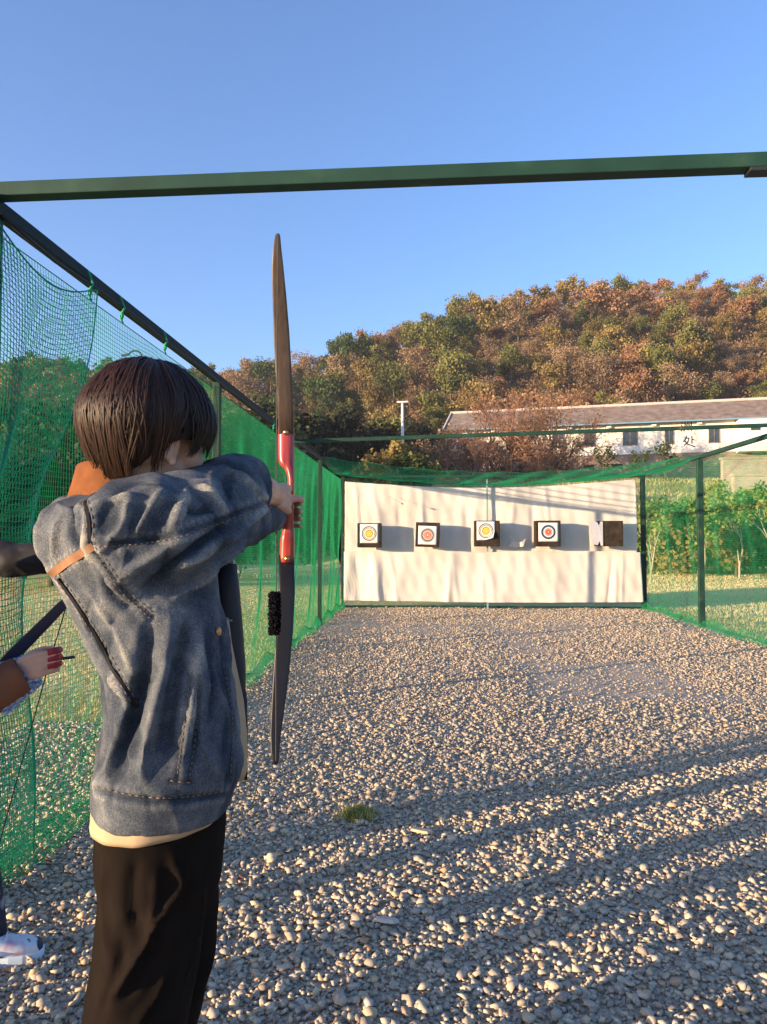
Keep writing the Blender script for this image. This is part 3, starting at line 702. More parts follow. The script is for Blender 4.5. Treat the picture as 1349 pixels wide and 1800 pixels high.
# ------------------------------------------------------------------ trees and bushes between lane and hill
def big_tree(name,px,ytop,Y,rx,kind,seed,label,n=5200,leaf=.2,group=None,low=.18):
    p=W(px,900,Y); g=gz(p.x,Y); top=zat(ytop,Y); h=top-g
    rz=h*(1-low)/2; zc=h-rz
    t=empty(name,(p.x,Y,g)); tag(t,label,'tree' if 'bush' not in name and 'shrub' not in name else 'bush',group)
    V,F,T,lb_=crown(n,rx,rz*1.05,zc,leaf,seed,16)
    o=link('crown',np_mesh('crown',V,F,T),FM[kind]); o.parent=t
    m=MB(); tr=.03*h**.9
    m.tube([(0,0,-.4),(.1,0,zc*.5),(0,.1,zc)],[tr,tr*.8,tr*.4],7)
    for l in lb_[:9]: m.tube([(0,0,zc*.45),(l[0]*.5,l[1]*.5,zc*.45+(l[2]-zc*.45)*.6),(l[0],l[1],l[2])],[tr*.5,tr*.3,tr*.12],5)
    o=m.build('trunk',bark,None,smooth=True); o.parent=t
    return t
# dark shaded trees left of the building
dk='shaded dark trees at the foot of the hill'
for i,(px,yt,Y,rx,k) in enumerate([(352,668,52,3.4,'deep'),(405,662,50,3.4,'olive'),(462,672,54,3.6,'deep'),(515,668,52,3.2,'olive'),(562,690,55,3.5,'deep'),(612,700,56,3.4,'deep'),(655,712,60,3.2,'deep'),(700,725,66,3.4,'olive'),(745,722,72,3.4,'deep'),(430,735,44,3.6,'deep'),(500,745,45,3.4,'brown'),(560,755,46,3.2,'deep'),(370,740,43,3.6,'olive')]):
    big_tree('broad_tree',px,yt,Y,rx,k,40+i,{'deep':'near black evergreen tree, shade put into its leaf colour, in the shaded row between the net and the hill','olive':'dull olive tree in the shaded row between the net and the hill','brown':'thin brown tree in the shaded row between the net and the hill'}[k],n=5200,leaf=.22,group=dk,low=.05)
# hedge trees behind the left net
hd='trees behind the left net'
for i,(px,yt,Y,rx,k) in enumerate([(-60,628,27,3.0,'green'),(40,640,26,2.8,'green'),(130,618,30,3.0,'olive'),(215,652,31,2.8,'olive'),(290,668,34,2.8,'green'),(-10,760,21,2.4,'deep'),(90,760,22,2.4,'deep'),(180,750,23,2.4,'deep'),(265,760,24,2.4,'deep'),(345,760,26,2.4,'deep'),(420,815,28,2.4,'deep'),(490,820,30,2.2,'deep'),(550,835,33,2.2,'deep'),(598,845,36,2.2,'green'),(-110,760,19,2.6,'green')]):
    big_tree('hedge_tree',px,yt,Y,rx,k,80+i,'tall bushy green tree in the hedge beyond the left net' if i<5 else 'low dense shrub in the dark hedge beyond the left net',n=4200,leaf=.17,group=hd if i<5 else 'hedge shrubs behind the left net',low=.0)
# yellow green bushes above the backdrop
big_tree('round_bush',652,742,36,2.0,'gold',120,'yellow green bush lit by low sun at the left above the white backdrop',n=5000,leaf=.15,low=.0)
big_tree('round_bush',716,750,36.5,1.9,'olive',121,'olive bush right of the yellow one, below the white T headed post',n=5000,leaf=.15,low=.0)
big_tree('round_bush',742,765,39.5,1.2,'olive',122,'smaller dull green bush at the left end of the building',n=3500,leaf=.14,low=.0)
big_tree('round_bush',683,735,41,1.5,'gold',123,'golden topped bush behind the lit one, beside the white T headed post',n=4000,leaf=.16,low=.0)
# large bare dome tree behind the roof
me=bare_mesh('bare_crown',9,5,.22,6,.62,3,twig,length=.20,leaves=9000,leafm=FM['russet'],leaf=.13,ratio=.80)
p=W(925,800,84); put('bare_tree',me,(p.x,84,gz(p.x,84)-.5),(1.9,1.7,2.2),0,'wide bare brown tree with a domed twiggy crown rising behind the building roof','tree')
me5=bare_mesh('bare_tree',9,5,.16,6,.62,3,twig,length=.20,leaves=2600,leafm=FM['russet'],leaf=.07,ratio=.80)
for px_,s_,r_,l_ in ((885,(1.35,1.2,1.5),.8,'tall leafless reddish tree before the left end of the building, its twigs crossing the roof'),(965,(1.25,1.2,1.42),2.4,'tall leafless reddish tree right of its twin, crossing the roof of the building')):
    p=W(px_,800,62); put('bare_tree',me5,(p.x,62,gz(p.x,62)-.3),s_,r_,l_,'tree')
# bare shrubs in front of the building
me2=bare_mesh('bare_shrub',5,9,.06,5,.42,3,twig,length=.22,leaves=260,leafm=FM['russet'],leaf=.10)
me3=bare_mesh('bare_shrub',5,19,.07,5,.5,2,bark,length=.24,leaves=200,leafm=FM['brown'],leaf=.11)
me4=[bare_mesh(nm_,3.4,29,.07,4,.42,1,bark,length=.34,leaves=lv_,leafm=FM['green'],leaf=.12,ratio=.7,only=on_) for nm_,lv_,on_ in (('trunk',0,None),('crown',420,'leaves'))]
lbl={0:'bare reddish shrub growing in front of the white building',1:'thin leafless shrub growing in front of the white building'}
for i,(px,Y,s,k) in enumerate([(790,60,1.3,0),(890,60,1.35,0),(925,61,1.2,1),(975,60,1.3,1),(1010,61,1.05,0),(818,62,1.45,1),(845,59,1.25,0),(872,63,1.1,0),(905,61,1.05,1),(942,60,1.15,0),(965,62,1.1,0),(760,57,1.1,1),(832,66,1.3,0)]):
    p=W(px,830,Y); put('bare_shrub',[me2,me3][k],(p.x,Y,gz(p.x,Y)-.1),s,i*1.3,lbl[k],'shrub','bare shrubs in front of the building')
for i,(px,Y,s) in enumerate([(1062,58,.95),(1127,58,.85),(1168,59,1.05)]):
    p=W(px,830,Y); t=empty('small_tree',(p.x,Y,gz(p.x,Y)-.1),i*2.1); t.scale=(s,s,s); tag(t,['small dark leafed tree before the white wall, leftmost of three','stunted small tree before the white wall, between two others','small dark leafed tree before the white wall, just left of the painted characters'][i],'tree','small trees before the white wall')
    for nm_,me_ in zip(('trunk','crown'),me4): c_o=bpy.data.objects.new(nm_,me_); COL.objects.link(c_o); c_o.parent=t
# right bank: saplings and bushes seen through the right net
def sapling(px,Y,h,seed,label,lean=0.0,leaves=1500,kind='fresh',s=1):
    me=bare_mesh('sapling',h,seed,.075,4,.33,1,pale_bark,lean,.30,leaves,FM[kind],.13)
    p=W(px,1000,Y); return put('sapling',me,(p.x,Y,gz(p.x,Y)),s*.66,seed,label,'tree')
sapling(1143,24.5,4.6,61,'pale forked sapling just right of the backdrop, seen through the net',0,900)
sapling(1236,25.5,5.0,62,'pale sapling right behind the green net post',.08,1500)
sapling(1300,27,5.6,63,'pale leaning sapling near the right edge of the picture',.12,1700)
sapling(1365,24,5.6,64,'yellow leaved sapling cut by the right edge of the picture',-.1,2600)
sapling(1196,30,4.6,65,'slender yellow green sapling between the backdrop and the net post',0,1500)
bk_=[(1150,885,31,1.4,'fresh'),(1185,900,29,1.3,'gold'),(1218,880,32,1.6,'fresh'),(1262,893,29,1.3,'fresh'),(1290,900,28,1.2,'gold'),(1325,888,30,1.5,'fresh'),(1365,880,29,1.5,'fresh'),(1165,868,37,1.8,'green'),(1210,866,38,1.8,'fresh'),(1265,862,39,1.8,'gold'),(1335,860,37,1.8,'fresh'),(1120,870,35,1.8,'green'),(1400,850,36,2.0,'fresh')]
for i,(px,yt,Y,rx,k) in enumerate(bk_):
    big_tree('bank_bush',px,yt,Y,rx,k,140+i,{'olive':'olive green bush in the thicket beyond the right net','gold':'golden bush in the thicket beyond the right net','fresh':'fresh green bush in the thicket beyond the right net','green':'dark green bush in the thicket beyond the right net'}[k],n=3800,leaf=.13,group='bushes beyond the right net',low=.0)
# retaining walls on the bank
wm=mat('bank_wall',rough=.95); noise_col(wm,[(.3,(.26,.22,.17)),(.7,(.44,.38,.30))],scale=1.2,detail=8,bump=.4,bscale=10,bdist=.03)
for (px0,px1,y0,y1,Y,l) in ((1272,1460,806,832,55,'buff stone retaining wall on the bank below the wing of the building'),(1292,1470,836,868,48,'lower buff retaining wall on the bank, near the right edge')):
    a=W(px0,y1,Y); b=W(px1,y0,Y); m=MB(); m.box((a.x,Y,a.z-1.2),(b.x,Y+.5,b.z)); m.box((a.x-.08,Y-.08,b.z+.002),(b.x+.08,Y+.58,b.z+.12))
    o=m.build('retaining_wall',wm); tag(o,l,'wall')
# low wire fence on the far lawn left
Yf=27.0; a=W(395,1000,Yf); b=W(625,1000,Yf); zt_=zat(997,Yf)+.0
fe=empty('wire_fence',(a.x,Yf,0)); tag(fe,'low chain link fence with a pale top rail across the far lawn','fence')
m=MB(); m.bar((a.x-6,Yf,.46),(b.x,Yf,.46),.035); m.build('top_rail',white,fe)
n=60; xs_=np.linspace(a.x-6,b.x,90); P1=np.stack([np.stack([xs_,np.full(90,Yf),np.full(90,.46)],-1),np.stack([xs_+.18,np.full(90,Yf),np.full(90,.02)],-1)],1); P2=np.stack([np.stack([xs_+.18,np.full(90,Yf),np.full(90,.46)],-1),np.stack([xs_,np.full(90,Yf),np.full(90,.02)],-1)],1)
Va,Fa=tubes(np.concatenate([P1,P2]),.008,(0,1,0)); link('mesh_panel',np_mesh('mesh_panel',Va,Fa),white,fe)
for x in np.linspace(a.x-6,b.x,6):
    m=MB(); m.tube([(x,Yf,-.1),(x,Yf,.5)],.025,6); m.build('post',white,fe)
# ------------------------------------------------------------------ grass
gmat=foliage_mat('grass_blades',[(0,(.14,.19,.04)),(.35,(.34,.34,.11)),(.6,(.58,.50,.23)),(1,(.74,.62,.36))],.3,False)
def grass(name,x,y,h,label,w=.006,tb=0.0):
    n=len(x); z=terrain(x,y); a=rv.uniform(0,2*np.pi,n); hh=h*rv.uniform(.5,1.4,n); dx=np.cos(a)*w; dy=np.sin(a)*w; lx=rv.normal(0,.35,n)*hh; ly=rv.normal(0,.35,n)*hh
    b0=np.stack([x-dx,y-dy,z],-1); b1=np.stack([x+dx,y+dy,z],-1); t=np.stack([x+lx,y+ly,z+hh],-1); t2=t+np.stack([dx*.3,dy*.3,0*dx],-1)
    V=np.stack([b0,b1,t2,t],1).reshape(-1,3)
    tt=np.clip(.5+.35*hnoise(x,y,1.1,1.)+.2*hnoise(x,y,4,6.)+rv.normal(0,.15,n)+tb,0,1)
    o=link(name,np_mesh(name,V,np.arange(4*n).reshape(-1,4),tt),gmat); return tag(o,label,'grass',kind='stuff')
n=70000; y=2.9+(26-2.9)*rv.uniform(0,1,n)**1.6; x=-1.85-rv.uniform(0,1,n)**1.3*(1+.62*y)
k=(hnoise(x,y,.5,3.)+.3*hnoise(x,y,.15,1.)>-.55)|(y>8); k&=~((y<4.2)&(rv.random(n)<.6))
grass('lawn_grass',x[k],y[k],.036,'patchy dry lawn beyond the left net',.006,.2)
n=60000; y=10+(34-10)*rv.uniform(0,1,n)**1.1; x=4.6+rv.uniform(0,1,n)*(.2*y+8)
grass('lawn_grass',x,y,.045,'straw coloured lawn beyond the right net',.010,.42)
n=26000; y=rv.uniform(30,62,n); x=y*rv.uniform(.0,.55,n); grass('bank_grass',x,y,.2,'rough grass on the bank below the building',.03)
n=1400; x=W(630,1445,3.68).x+rv.normal(0,.035,n); y=3.68+rv.normal(0,.03,n); o=grass('grass_tuft',x,y,.05,'small tuft of green weeds growing in the gravel',.003,-.3); del o['kind']; o['category']='weed tuft'; o.location.z=.025
# ------------------------------------------------------------------ unseen trees added behind and left of the camera to throw the long evening shadows
def along(n_,d_): # n_: across the sunlight, d_: along it
    d=Vector((SUN_DIR.x,SUN_DIR.y)).normalized(); return Vector((-d.y,d.x))*n_+d*d_
def caster(name,n_,d_,h,rx,kind,seed,label,n=3000,leaf=.3,low=.1,grp=None):
    p=along(n_,d_); t=empty(name,(p.x,p.y,0)); tag(t,label,'tree',grp)
    rz=h*(1-low)/2; zc=h-rz; V,F,T,lb_=crown(n,rx,rz*1.05,zc,leaf,seed,14)
    o=link('crown',np_mesh('crown',V,F,T),FM[kind]); o.parent=t
    m=MB(); m.tube([(0,0,-.3),(0,0,zc)],[.03*h,.012*h],7); o=m.build('trunk',bark,None); o.parent=t
for i in range(9):
    caster('added_shade_tree',41+i*2.4,-62+(i%3)*3,21.5+(i%4)*.6,3.4,'green',300+i,'tall evergreen added unseen far to the left to cast shade',n=9500,leaf=.55,low=.0,grp='added shade casting trees out of the picture')

for i,(n_,d_,h,rx,nl_) in enumerate(((4.6,-19,2.2,.8,1100),(-.2,-12,1.4,.5,1500),(-1.4,-13,1.5,.5,1500))):  # unseen bushes added for the shadow streaks on the gravel
    p=along(n_,d_); t=empty('added_shadow_bush',(p.x,p.y,0)); tag(t,'low evergreen bush added unseen left of the camera to streak the gravel with shadow','bush','added shadow casting bushes out of the picture')
    V,F,T,lb_=crown(nl_,rx,h/2,h/2,.10,700+i,10); o=link('crown',np_mesh('crown',V,F,T),FM['green']); o.parent=t
    m=MB(); m.tube([(0,0,-.1),(0,0,h*.6)],[.04,.02],6); o=m.build('trunk',bark,None); o.parent=t

hz=mat('haze_air'); hn=hz.node_tree.nodes; hn.remove(hn['Principled BSDF'])
pv=hn.new('ShaderNodeVolumePrincipled'); pv.inputs['Color'].default_value=(.86,.92,1,1); pv.inputs['Density'].default_value=.0004; pv.inputs['Anisotropy'].default_value=.2
hz.node_tree.links.new(pv.outputs[0],hn['Material Output'].inputs['Volume'])
m=MB(); m.box((-460,-300,-160),(460,560,82)); o=m.build('haze',hz); tag(o,'thin evening haze in the air','haze',kind='stuff')
# ------------------------------------------------------------------ figures
def ring_loft(mb, rings, n=32, m=0):
    """rings: (centre, axis a, axis b, ra, rb, squareness)"""
    b=len(mb.v)
    for (c,a,bb,ra,rb,e) in rings:
        for k in range(n):
            t=2*math.pi*k/n; ct,st=math.cos(t),math.sin(t)
            x=math.copysign(abs(ct)**e,ct); y=math.copysign(abs(st)**e,st)
            mb.v.append(tuple(Vector(c)+Vector(a)*(x*ra)+Vector(bb)*(y*rb)))
    for i in range(len(rings)-1):
        for k in range(n):
            mb.f.append((b+i*n+k,b+i*n+(k+1)%n,b+(i+1)*n+(k+1)%n,b+(i+1)*n+k)); mb.m.append(m)
    mb.f.append(tuple(b+k for k in reversed(range(n)))); mb.m.append(m)
    e=b+(len(rings)-1)*n; mb.f.append(tuple(e+k for k in range(n))); mb.m.append(m)
def ball(mb,c,r,n=14,axes=None,m=0):
    c=Vector(c); r=r if isinstance(r,(tuple,list)) else (r,r,r)
    ax=axes or (Vector((1,0,0)),Vector((0,1,0)),Vector((0,0,1)))
    rings=[]
    for i in range(1,n):
        t=math.pi*i/n; rings.append((c-ax[2]*(math.cos(t)*r[2]),ax[0],ax[1],math.sin(t)*r[0],math.sin(t)*r[1],1))
    ring_loft(mb,rings,n*2,m)
def fuse(mb, voxel, smooth_it=4, fac=.5):
    """merge overlapping closed shells into one continuous skin"""
    me=bpy.data.meshes.new('tmp'); me.from_pydata(mb.v,[],mb.f); me.update()
    bm=bmesh.new(); bm.from_mesh(me); bmesh.ops.recalc_face_normals(bm,faces=bm.faces); bm.to_mesh(me); bm.free()
    o=bpy.data.objects.new('tmp',me); COL.objects.link(o)
    r=o.modifiers.new('r','REMESH'); r.mode='VOXEL'; r.voxel_size=voxel
    s=o.modifiers.new('s','SMOOTH'); s.iterations=smooth_it; s.factor=fac
    dg=bpy.context.evaluated_depsgraph_get(); ev=o.evaluated_get(dg); out=bpy.data.meshes.new_from_object(ev)
    bpy.data.objects.remove(o); bpy.data.meshes.remove(me)
    return out
def co_of(me):
    a=np.empty(len(me.vertices)*3,np.float32); me.vertices.foreach_get('co',a); return a.reshape(-1,3).astype(float)
def no_of(me):
    a=np.empty(len(me.vertices)*3,np.float32); me.vertices.foreach_get('normal',a); return a.reshape(-1,3).astype(float)
def set_co(me,co): me.vertices.foreach_set('co',co.astype(np.float32).ravel()); me.update()
def bvh_of(me):
    return BVHTree.FromPolygons([v.co for v in me.vertices],[tuple(p.vertices) for p in me.polygons])
def surf(bvh,px,py):
    h=bvh.ray_cast(CAM,ray(px,py).normalized()); return (h[0],h[1]) if h[0] else (None,None)
def surfline(bvh,pl,step=6):
    out=[]
    for (a,b) in zip(pl[:-1],pl[1:]):
        n=max(1,int(math.hypot(b[0]-a[0],b[1]-a[1])/step))
        for i in range(n):
            t=i/n; p,nn=surf(bvh,a[0]+(b[0]-a[0])*t,a[1]+(b[1]-a[1])*t)
            if p: out.append((p,nn))
    p,nn=surf(bvh,*pl[-1]); 
    if p: out.append((p,nn))
    return out
def spl(pl,n=8):
    """smooth a pixel polyline (Catmull-Rom)"""
    P=[np.array(p,float) for p in pl]; P=[2*P[0]-P[1]]+P+[2*P[-1]-P[-2]]; out=[]
    for i in range(1,len(P)-2):
        for k in range(n):
            t=k/n; a,b,c,d=P[i-1:i+3]
            out.append(tuple(.5*((2*b)+(c-a)*t+(2*a-5*b+4*c-d)*t*t+(3*b-a-3*c+d)*t**3)))
    out.append(tuple(P[-2])); return out
def fold(co,no,line,width,amp,taper=True):
    """raise (or sink) a crease along a surface line; returns the weight"""
    if len(line)<2: return np.zeros(len(co))
    L_=np.array([tuple(l[0]) for l in line]); best=np.full(len(co),9.); tt=np.zeros(len(co))
    for i in range(len(L_)-1):
        a,b=L_[i],L_[i+1]; d=b-a; l2=(d@d)+1e-12
        t=np.clip(((co-a)@d)/l2,0,1); dist=np.linalg.norm(co-(a+t[:,None]*d),axis=1)
        k=dist<best; best[k]=dist[k]; tt[k]=(i+t[k])/(len(L_)-1)
    w=1.12/(1+(best/(width*.75))**2)**1.6-.42*np.exp(-(best/(2.0*width))**2)
    if taper: w*=np.clip(np.sin(np.pi*np.clip(tt,.02,.98))*1.8,0,1)
    zb=co[:,2].min(); w*=np.clip((co[:,2]-zb-.006)/.07,0.12,1)
    co+=no*(amp*w)[:,None]
    fold.tt=tt; fold.best=best; fold.len=float(np.linalg.norm(np.diff(L_,axis=0),axis=1).sum())
    return np.exp(-(best/width)**2)*(np.clip(np.sin(np.pi*tt)*1.8,0,1) if taper else 1)
def skin_mat():
    m=mat('skin',(.52,.30,.21),rough=.55,spec=.35); P=m.node_tree.nodes['Principled BSDF']
    noise_col(m,[(.3,(.46,.25,.17)),(.7,(.58,.35,.25))],scale=14,detail=5)
    P.inputs['Subsurface Weight'].default_value=.15; P.inputs['Subsurface Radius'].default_value=(.01,.004,.002); return m
skin=skin_mat()
def hand(mb,g,along,across,up,curl=1.0,s=1.0,thumb=True):
    """hand closed round an upright grip at g. along: from the wrist to the grip; across: the side the fingertips end on"""
    A,S,U=along,across,up
    P=lambda a,b,c: g+(S*a+A*b+U*c)*s
    wrist=P(-.012,-.088,.0)
    for i,z in enumerate((.031,.010,-.011,-.031)):
        l=[.96,1.05,1.0,.82][i]; rr=[.0092,.0095,.009,.0078][i]*s
        K=P(-.036,-.006,z)
        mb.tube([P(-.014,-.075,z*.55),P(-.030,-.035,z*.9),K],[.016*s,.0145*s,.0115*s],10)
        ball(mb,K,.0118*s,8)
        pip=P(-.026,-.006+.042*l,z-.002); dip=P(-.002,.030+.012*l,z-.004); tip=P(.022,.018+.004*l,z-.005)
        mb.tube([K,pip,dip,tip],[rr*1.1,rr,rr*.92,rr*.8],10); ball(mb,pip,rr*1.08,8); ball(mb,dip,rr*.95,8); ball(mb,tip,rr*.85,8)
    # thumb, from the side of the palm
    t0=P(-.010,-.062,.020); t1=P(.008,-.036,.036); t2=P(.024,-.012,.040); t3=P(.031,.010,.036)
    mb.tube([t0,t1,t2,t3],[.0165*s,.0125*s,.0105*s,.0085*s],10); ball(mb,t1,.0128*s,8); ball(mb,t3,.0088*s,8)
    return wrist
def head(mb,c,Fv,Rv,Uv,s=1.0):
    """head with a face, facing Fv"""
    p=lambda x,y,z: c+(Rv*x+Fv*y+Uv*z)*s
    ax=(Rv,Fv,Uv); B=lambda x,y,z,r,n=12: ball(mb,p(x,y,z),tuple(q*s for q in r),n,ax)
    B(0,-.012,.028,(.076,.096,.096)); B(0,.030,-.040,(.058,.062,.070)); B(0,.068,-.094,(.026,.022,.019))
    B(0,.020,-.075,(.046,.055,.036)); B(0,.078,.034,(.052,.020,.018))
    for sx in (-1,1):
        B(sx*.042,.055,-.018,(.024,.030,.028)); B(sx*.030,.080,-.058,(.018,.014,.022))
        B(sx*.011,.104,-.034,(.008,.009,.007))
        # ear: rim, bowl and lobe
        rim=[p(sx*(.078+.006*math.sin(t)),-.006-.017*math.cos(t)*.9-.004*math.sin(t),-.006+.030*math.sin(t)) for t in np.linspace(-1.2,4.0,14)]
        mb.tube(rim,.0048*s,8); B(sx*.0765,-.006,-.010,(.0055,.014,.024),8); B(sx*.079,.001,-.036,(.006,.008,.009),8)
    mb.tube([p(0,.094,.022),p(0,.108,-.008),p(0,.117,-.028)],[.008*s,.0095*s,.0115*s],10)
    B(0,.096,-.060,(.023,.009,.006)); B(0,.094,-.070,(.020,.010,.007))
    mb.tube([p(0,.0,-.045),p(0,-.015,-.12),p(0,-.045,-.20)],[.050*s,.050*s,.058*s],18)
def face_bits(parent,c,Fv,Rv,Uv,s=1.0):
    ew=mat('eye_white',(.7,.68,.65),rough=.2,spec=.5); ir=mat('iris_dark',(.02,.012,.008),rough=.2,spec=.5); hb=mat('brow_hair',(.02,.014,.01),rough=.8)
    for sx in (-1,1):
        q=c+(Rv*(.031*sx)+Fv*.079+Uv*.008)*s; m=MB(); ball(m,q,.0125*s,10); ball(m,q+Fv*.0075*s,.0064*s,8,m=1); m.build('eye',[ew,ir],parent,smooth=True)
        m=MB(); m.tube([c+(Rv*(sx*x)+Fv*y+Uv*z)*s for x,y,z in ((.014,.097,.030),(.032,.094,.036),(.050,.080,.031))],[.003*s,.004*s,.002*s],6); m.build('eyebrow',hb,parent,smooth=True)
def shoe(parent,heel,toe,up,upper,sole,accent,name='shoe',w=.05):
    heel=Vector(heel); toe=Vector(toe); d=toe-heel; Ln=d.length; d.normalize(); sd_=d.cross(up).normalized()
    m=MB(); prof=[(0,.028,.064,0),(.08,.036,.074,0),(.25,.037,.074,0),(.42,.040,.062,0),(.60,.046,.046,0),(.80,.046,.036,0),(.93,.036,.028,0),(.98,.024,.022,0),(1.0,.012,.014,0)]
    ring_loft(m,[(heel+d*(Ln*t)+up*(.022+h*.62),sd_,up,ww*w/.05,h*.72,.8) for t,ww,h,_ in prof],20)
    o=m.build(name,upper,parent,smooth=True)
    m=MB(); prof2=[(-.02,.018),(.0,.030),(.04,.038),(.25,.038),(.45,.040),(.65,.048),(.80,.0475),(.90,.041),(.96,.032),(1.0,.020),(1.015,.008)]
    n=len(prof2); L_=[(heel+d*(Ln*t),a) for t,a in prof2]
    vs=[c+sd_*a for c,a in L_]+[c-sd_*a for c,a in reversed(L_)]; k=len(vs)
    m.add([v+up*.002 for v in vs]+[v+up*.032 for v in vs],[tuple(reversed(range(k))),tuple(range(k,2*k))]+[(i,(i+1)%k,(i+1)%k+k,i+k) for i in range(k)])
    s_=m.build('sole',sole,o,bevel=.004)
    m=MB()
    for t in (.36,.44,.52,.60): c=heel+d*(Ln*t)+up*(.022+.108-.16*(t-.3)); m.tube([c-sd_*.026,c+up*.004,c+sd_*.026],.0032,6)
    for sx in(-1,1):
        c=lambda t,z: heel+d*(Ln*t)+up*z+sd_*(sx*(.044 if t>.3 else .040))
        m.tube([c(.15,.06),c(.35,.045),c(.55,.048),c(.72,.042)],[.004,.010,.009,.003],6)
    m.build('laces',accent,o,smooth=True)
    return o
def hair_cap(parent,hm,c,Fv,Rv,Uv,R_,top,end_fn,n,seed,wid=.0011,crown_off=(0,-.03),base=True,hm2=None):
    """hair: a dark under-cap and thousands of tapering locks falling from the crown"""
    def P(phi,th,r=1.0):
        # phi 0 = front, positive towards the person's right; th from straight up
        back=.5-.5*math.cos(phi)
        rad=1.0
        if th>1.2:
            rad=1-(th-1.2)**1.5*(.20+.20*back)
        rx=R_[0]*rad; ry=R_[1]*rad
        ss=math.sin(min(th,1.57)); 
        z=top*math.cos(th) if th<1.57 else -(th-1.57)*.125
        return c+(Rv*(math.sin(phi)*rx*ss)+Fv*(math.cos(phi)*ry*ss)+Uv*z)*r
    if base:
        m=MB(); nr,ns=26,56; vs=[]
        for i in range(nr+1):
            for k in range(ns):
                phi=2*math.pi*k/ns; th=end_fn(phi)*(i/nr)*.985
                vs.append(P(phi,max(th,.001),.955))
        fs=[(i*ns+k,i*ns+(k+1)%ns,(i+1)*ns+(k+1)%ns,(i+1)*ns+k) for i in range(nr) for k in range(ns)]
        m.add(vs,fs); cap=m.build('hair',hm,parent,smooth=True)
    r=random.Random(seed); V=[];F=[];T=[]; NS=9
    lock={}
    for i in range(n):
        phi=r.uniform(-math.pi,math.pi); E=end_fn(phi)
        lk=(int((phi+math.pi)/(2*math.pi)*34)); 
        lay=r.random()
        if (lk,int(lay*5)) not in lock: lock[(lk,int(lay*5))]=(r.uniform(-1,1),r.uniform(-1,1),r.uniform(-1,1))
        a,b,cc=lock[(lk,int(lay*5))]
        lp=-math.pi+(lk+.5)/34*2*math.pi
        th0=r.uniform(0,.35)+(.0 if lay>.5 else r.uniform(0,E*.55)); th1=min(E*(.74+.27*lay)+.20*a+r.gauss(0,.07),E+.22)
        if th1<th0+.3: th1=th0+.3
        off=.960+.055*lay+.034*b+r.gauss(0,.008); sw=.5*cc+.12+r.gauss(0,.08)
        pts=[]; fly=abs(r.gauss(0,.035)) if r.random()<.10 else 0.0
        for k in range(NS):
            t=k/(NS-1); th=th0+(th1-th0)*t
            ph=phi+(lp-phi)*.55*t*t+sw*t*t*.5+.045*math.sin(th*5+a*5)
            rr=off+.022*float(noise.noise(Vector((math.cos(ph)*1.6,math.sin(ph)*1.6,th*1.8+3))))+.018*math.sin(math.pi*t)*(.6+a*.5)-.02*(t**3)*(1 if abs(phi)>1.6 else .2)+fly*t*t
            pts.append(P(ph,th,rr))
        p0=np.array([tuple(q) for q in pts]); d=np.gradient(p0,axis=0); nrm=p0-np.array(tuple(c)); s_=np.cross(d,nrm); s_/=np.linalg.norm(s_,axis=1)[:,None]+1e-9
        nrm/=np.linalg.norm(nrm,axis=1)[:,None]
        w=(wid*r.uniform(.7,1.6)*np.clip(np.sin(np.linspace(.35,3.0,NS))*1.2,.12,1))[:,None]
        b0=len(V)*1
        ring=np.stack([p0-s_*w,p0+nrm*w*.55,p0+s_*w],1).reshape(-1,3)
        base_i=i*NS*3
        V.append(ring); tt=.5+.3*a*.6+r.gauss(0,.12)
        for k in range(NS-1):
            q=base_i+k*3; F.append((q,q+1,q+4,q+3)); F.append((q+1,q+2,q+5,q+4)); T+= [tt,tt]
    me=np_mesh('hair_locks',np.concatenate(V),np.array(F),np.clip(T,0,1))
    return link('hair_locks' if base else 'hair',me,hm2 or hm,cap if base else parent,smooth=True)
def hair_mat(name,dark_,light_,rough=.38):
    m=mat(name,dark_,rough=rough,spec=.45); N,L_,P=nodes(m); at=N.new('ShaderNodeAttribute'); at.attribute_name='tint'
    cr=N.new('ShaderNodeValToRGB'); ramp(cr,[(.1,dark_),(.9,light_)]); L_.new(at.outputs['Fac'],cr.inputs[0]); L_.new(cr.outputs[0],P.inputs['Base Color'])
    P.inputs['Anisotropic'].default_value=.3; P.inputs['Specular IOR Level'].default_value=.22
    return m

# ================================================================== the archer
AY=1.32; SC=AY/1300.0
vd=ray(270,950); vd=Vector((vd.x,vd.y,0)).normalized(); V_=vd; U_=Vector((vd.y,-vd.x,0)); Z_=Vector((0,0,1))
base=W(255,950,AY); base.z=0
arch=empty('person',base); tag(arch,'archer with a dark mop of hair in a faded denim jacket, holding up a bow','person')
# --- denim jacket
denim=mat('faded_denim',rough=.92,spec=.12); N,L_,P=nodes(denim)
tc=N.new('ShaderNodeTexCoord'); at=N.new('ShaderNodeAttribute'); at.attribute_name='wear'
n1=N.new('ShaderNodeTexNoise'); n1.inputs['Scale'].default_value=9; n1.inputs['Detail'].default_value=9; n1.inputs['Roughness'].default_value=.65; L_.new(tc.outputs['Object'],n1.inputs['Vector'])
n2=N.new('ShaderNodeTexNoise'); n2.inputs['Scale'].default_value=420; n2.inputs['Detail'].default_value=2; L_.new(tc.outputs['Object'],n2.inputs['Vector'])
ad=N.new('ShaderNodeMath'); ad.operation='ADD'; L_.new(n1.outputs[0],ad.inputs[0]); L_.new(at.outputs['Fac'],ad.inputs[1])
a2=N.new('ShaderNodeMath'); a2.operation='MULTIPLY_ADD'; a2.inputs[1].default_value=.45; L_.new(n2.outputs[0],a2.inputs[0]); L_.new(ad.outputs[0],a2.inputs[2])
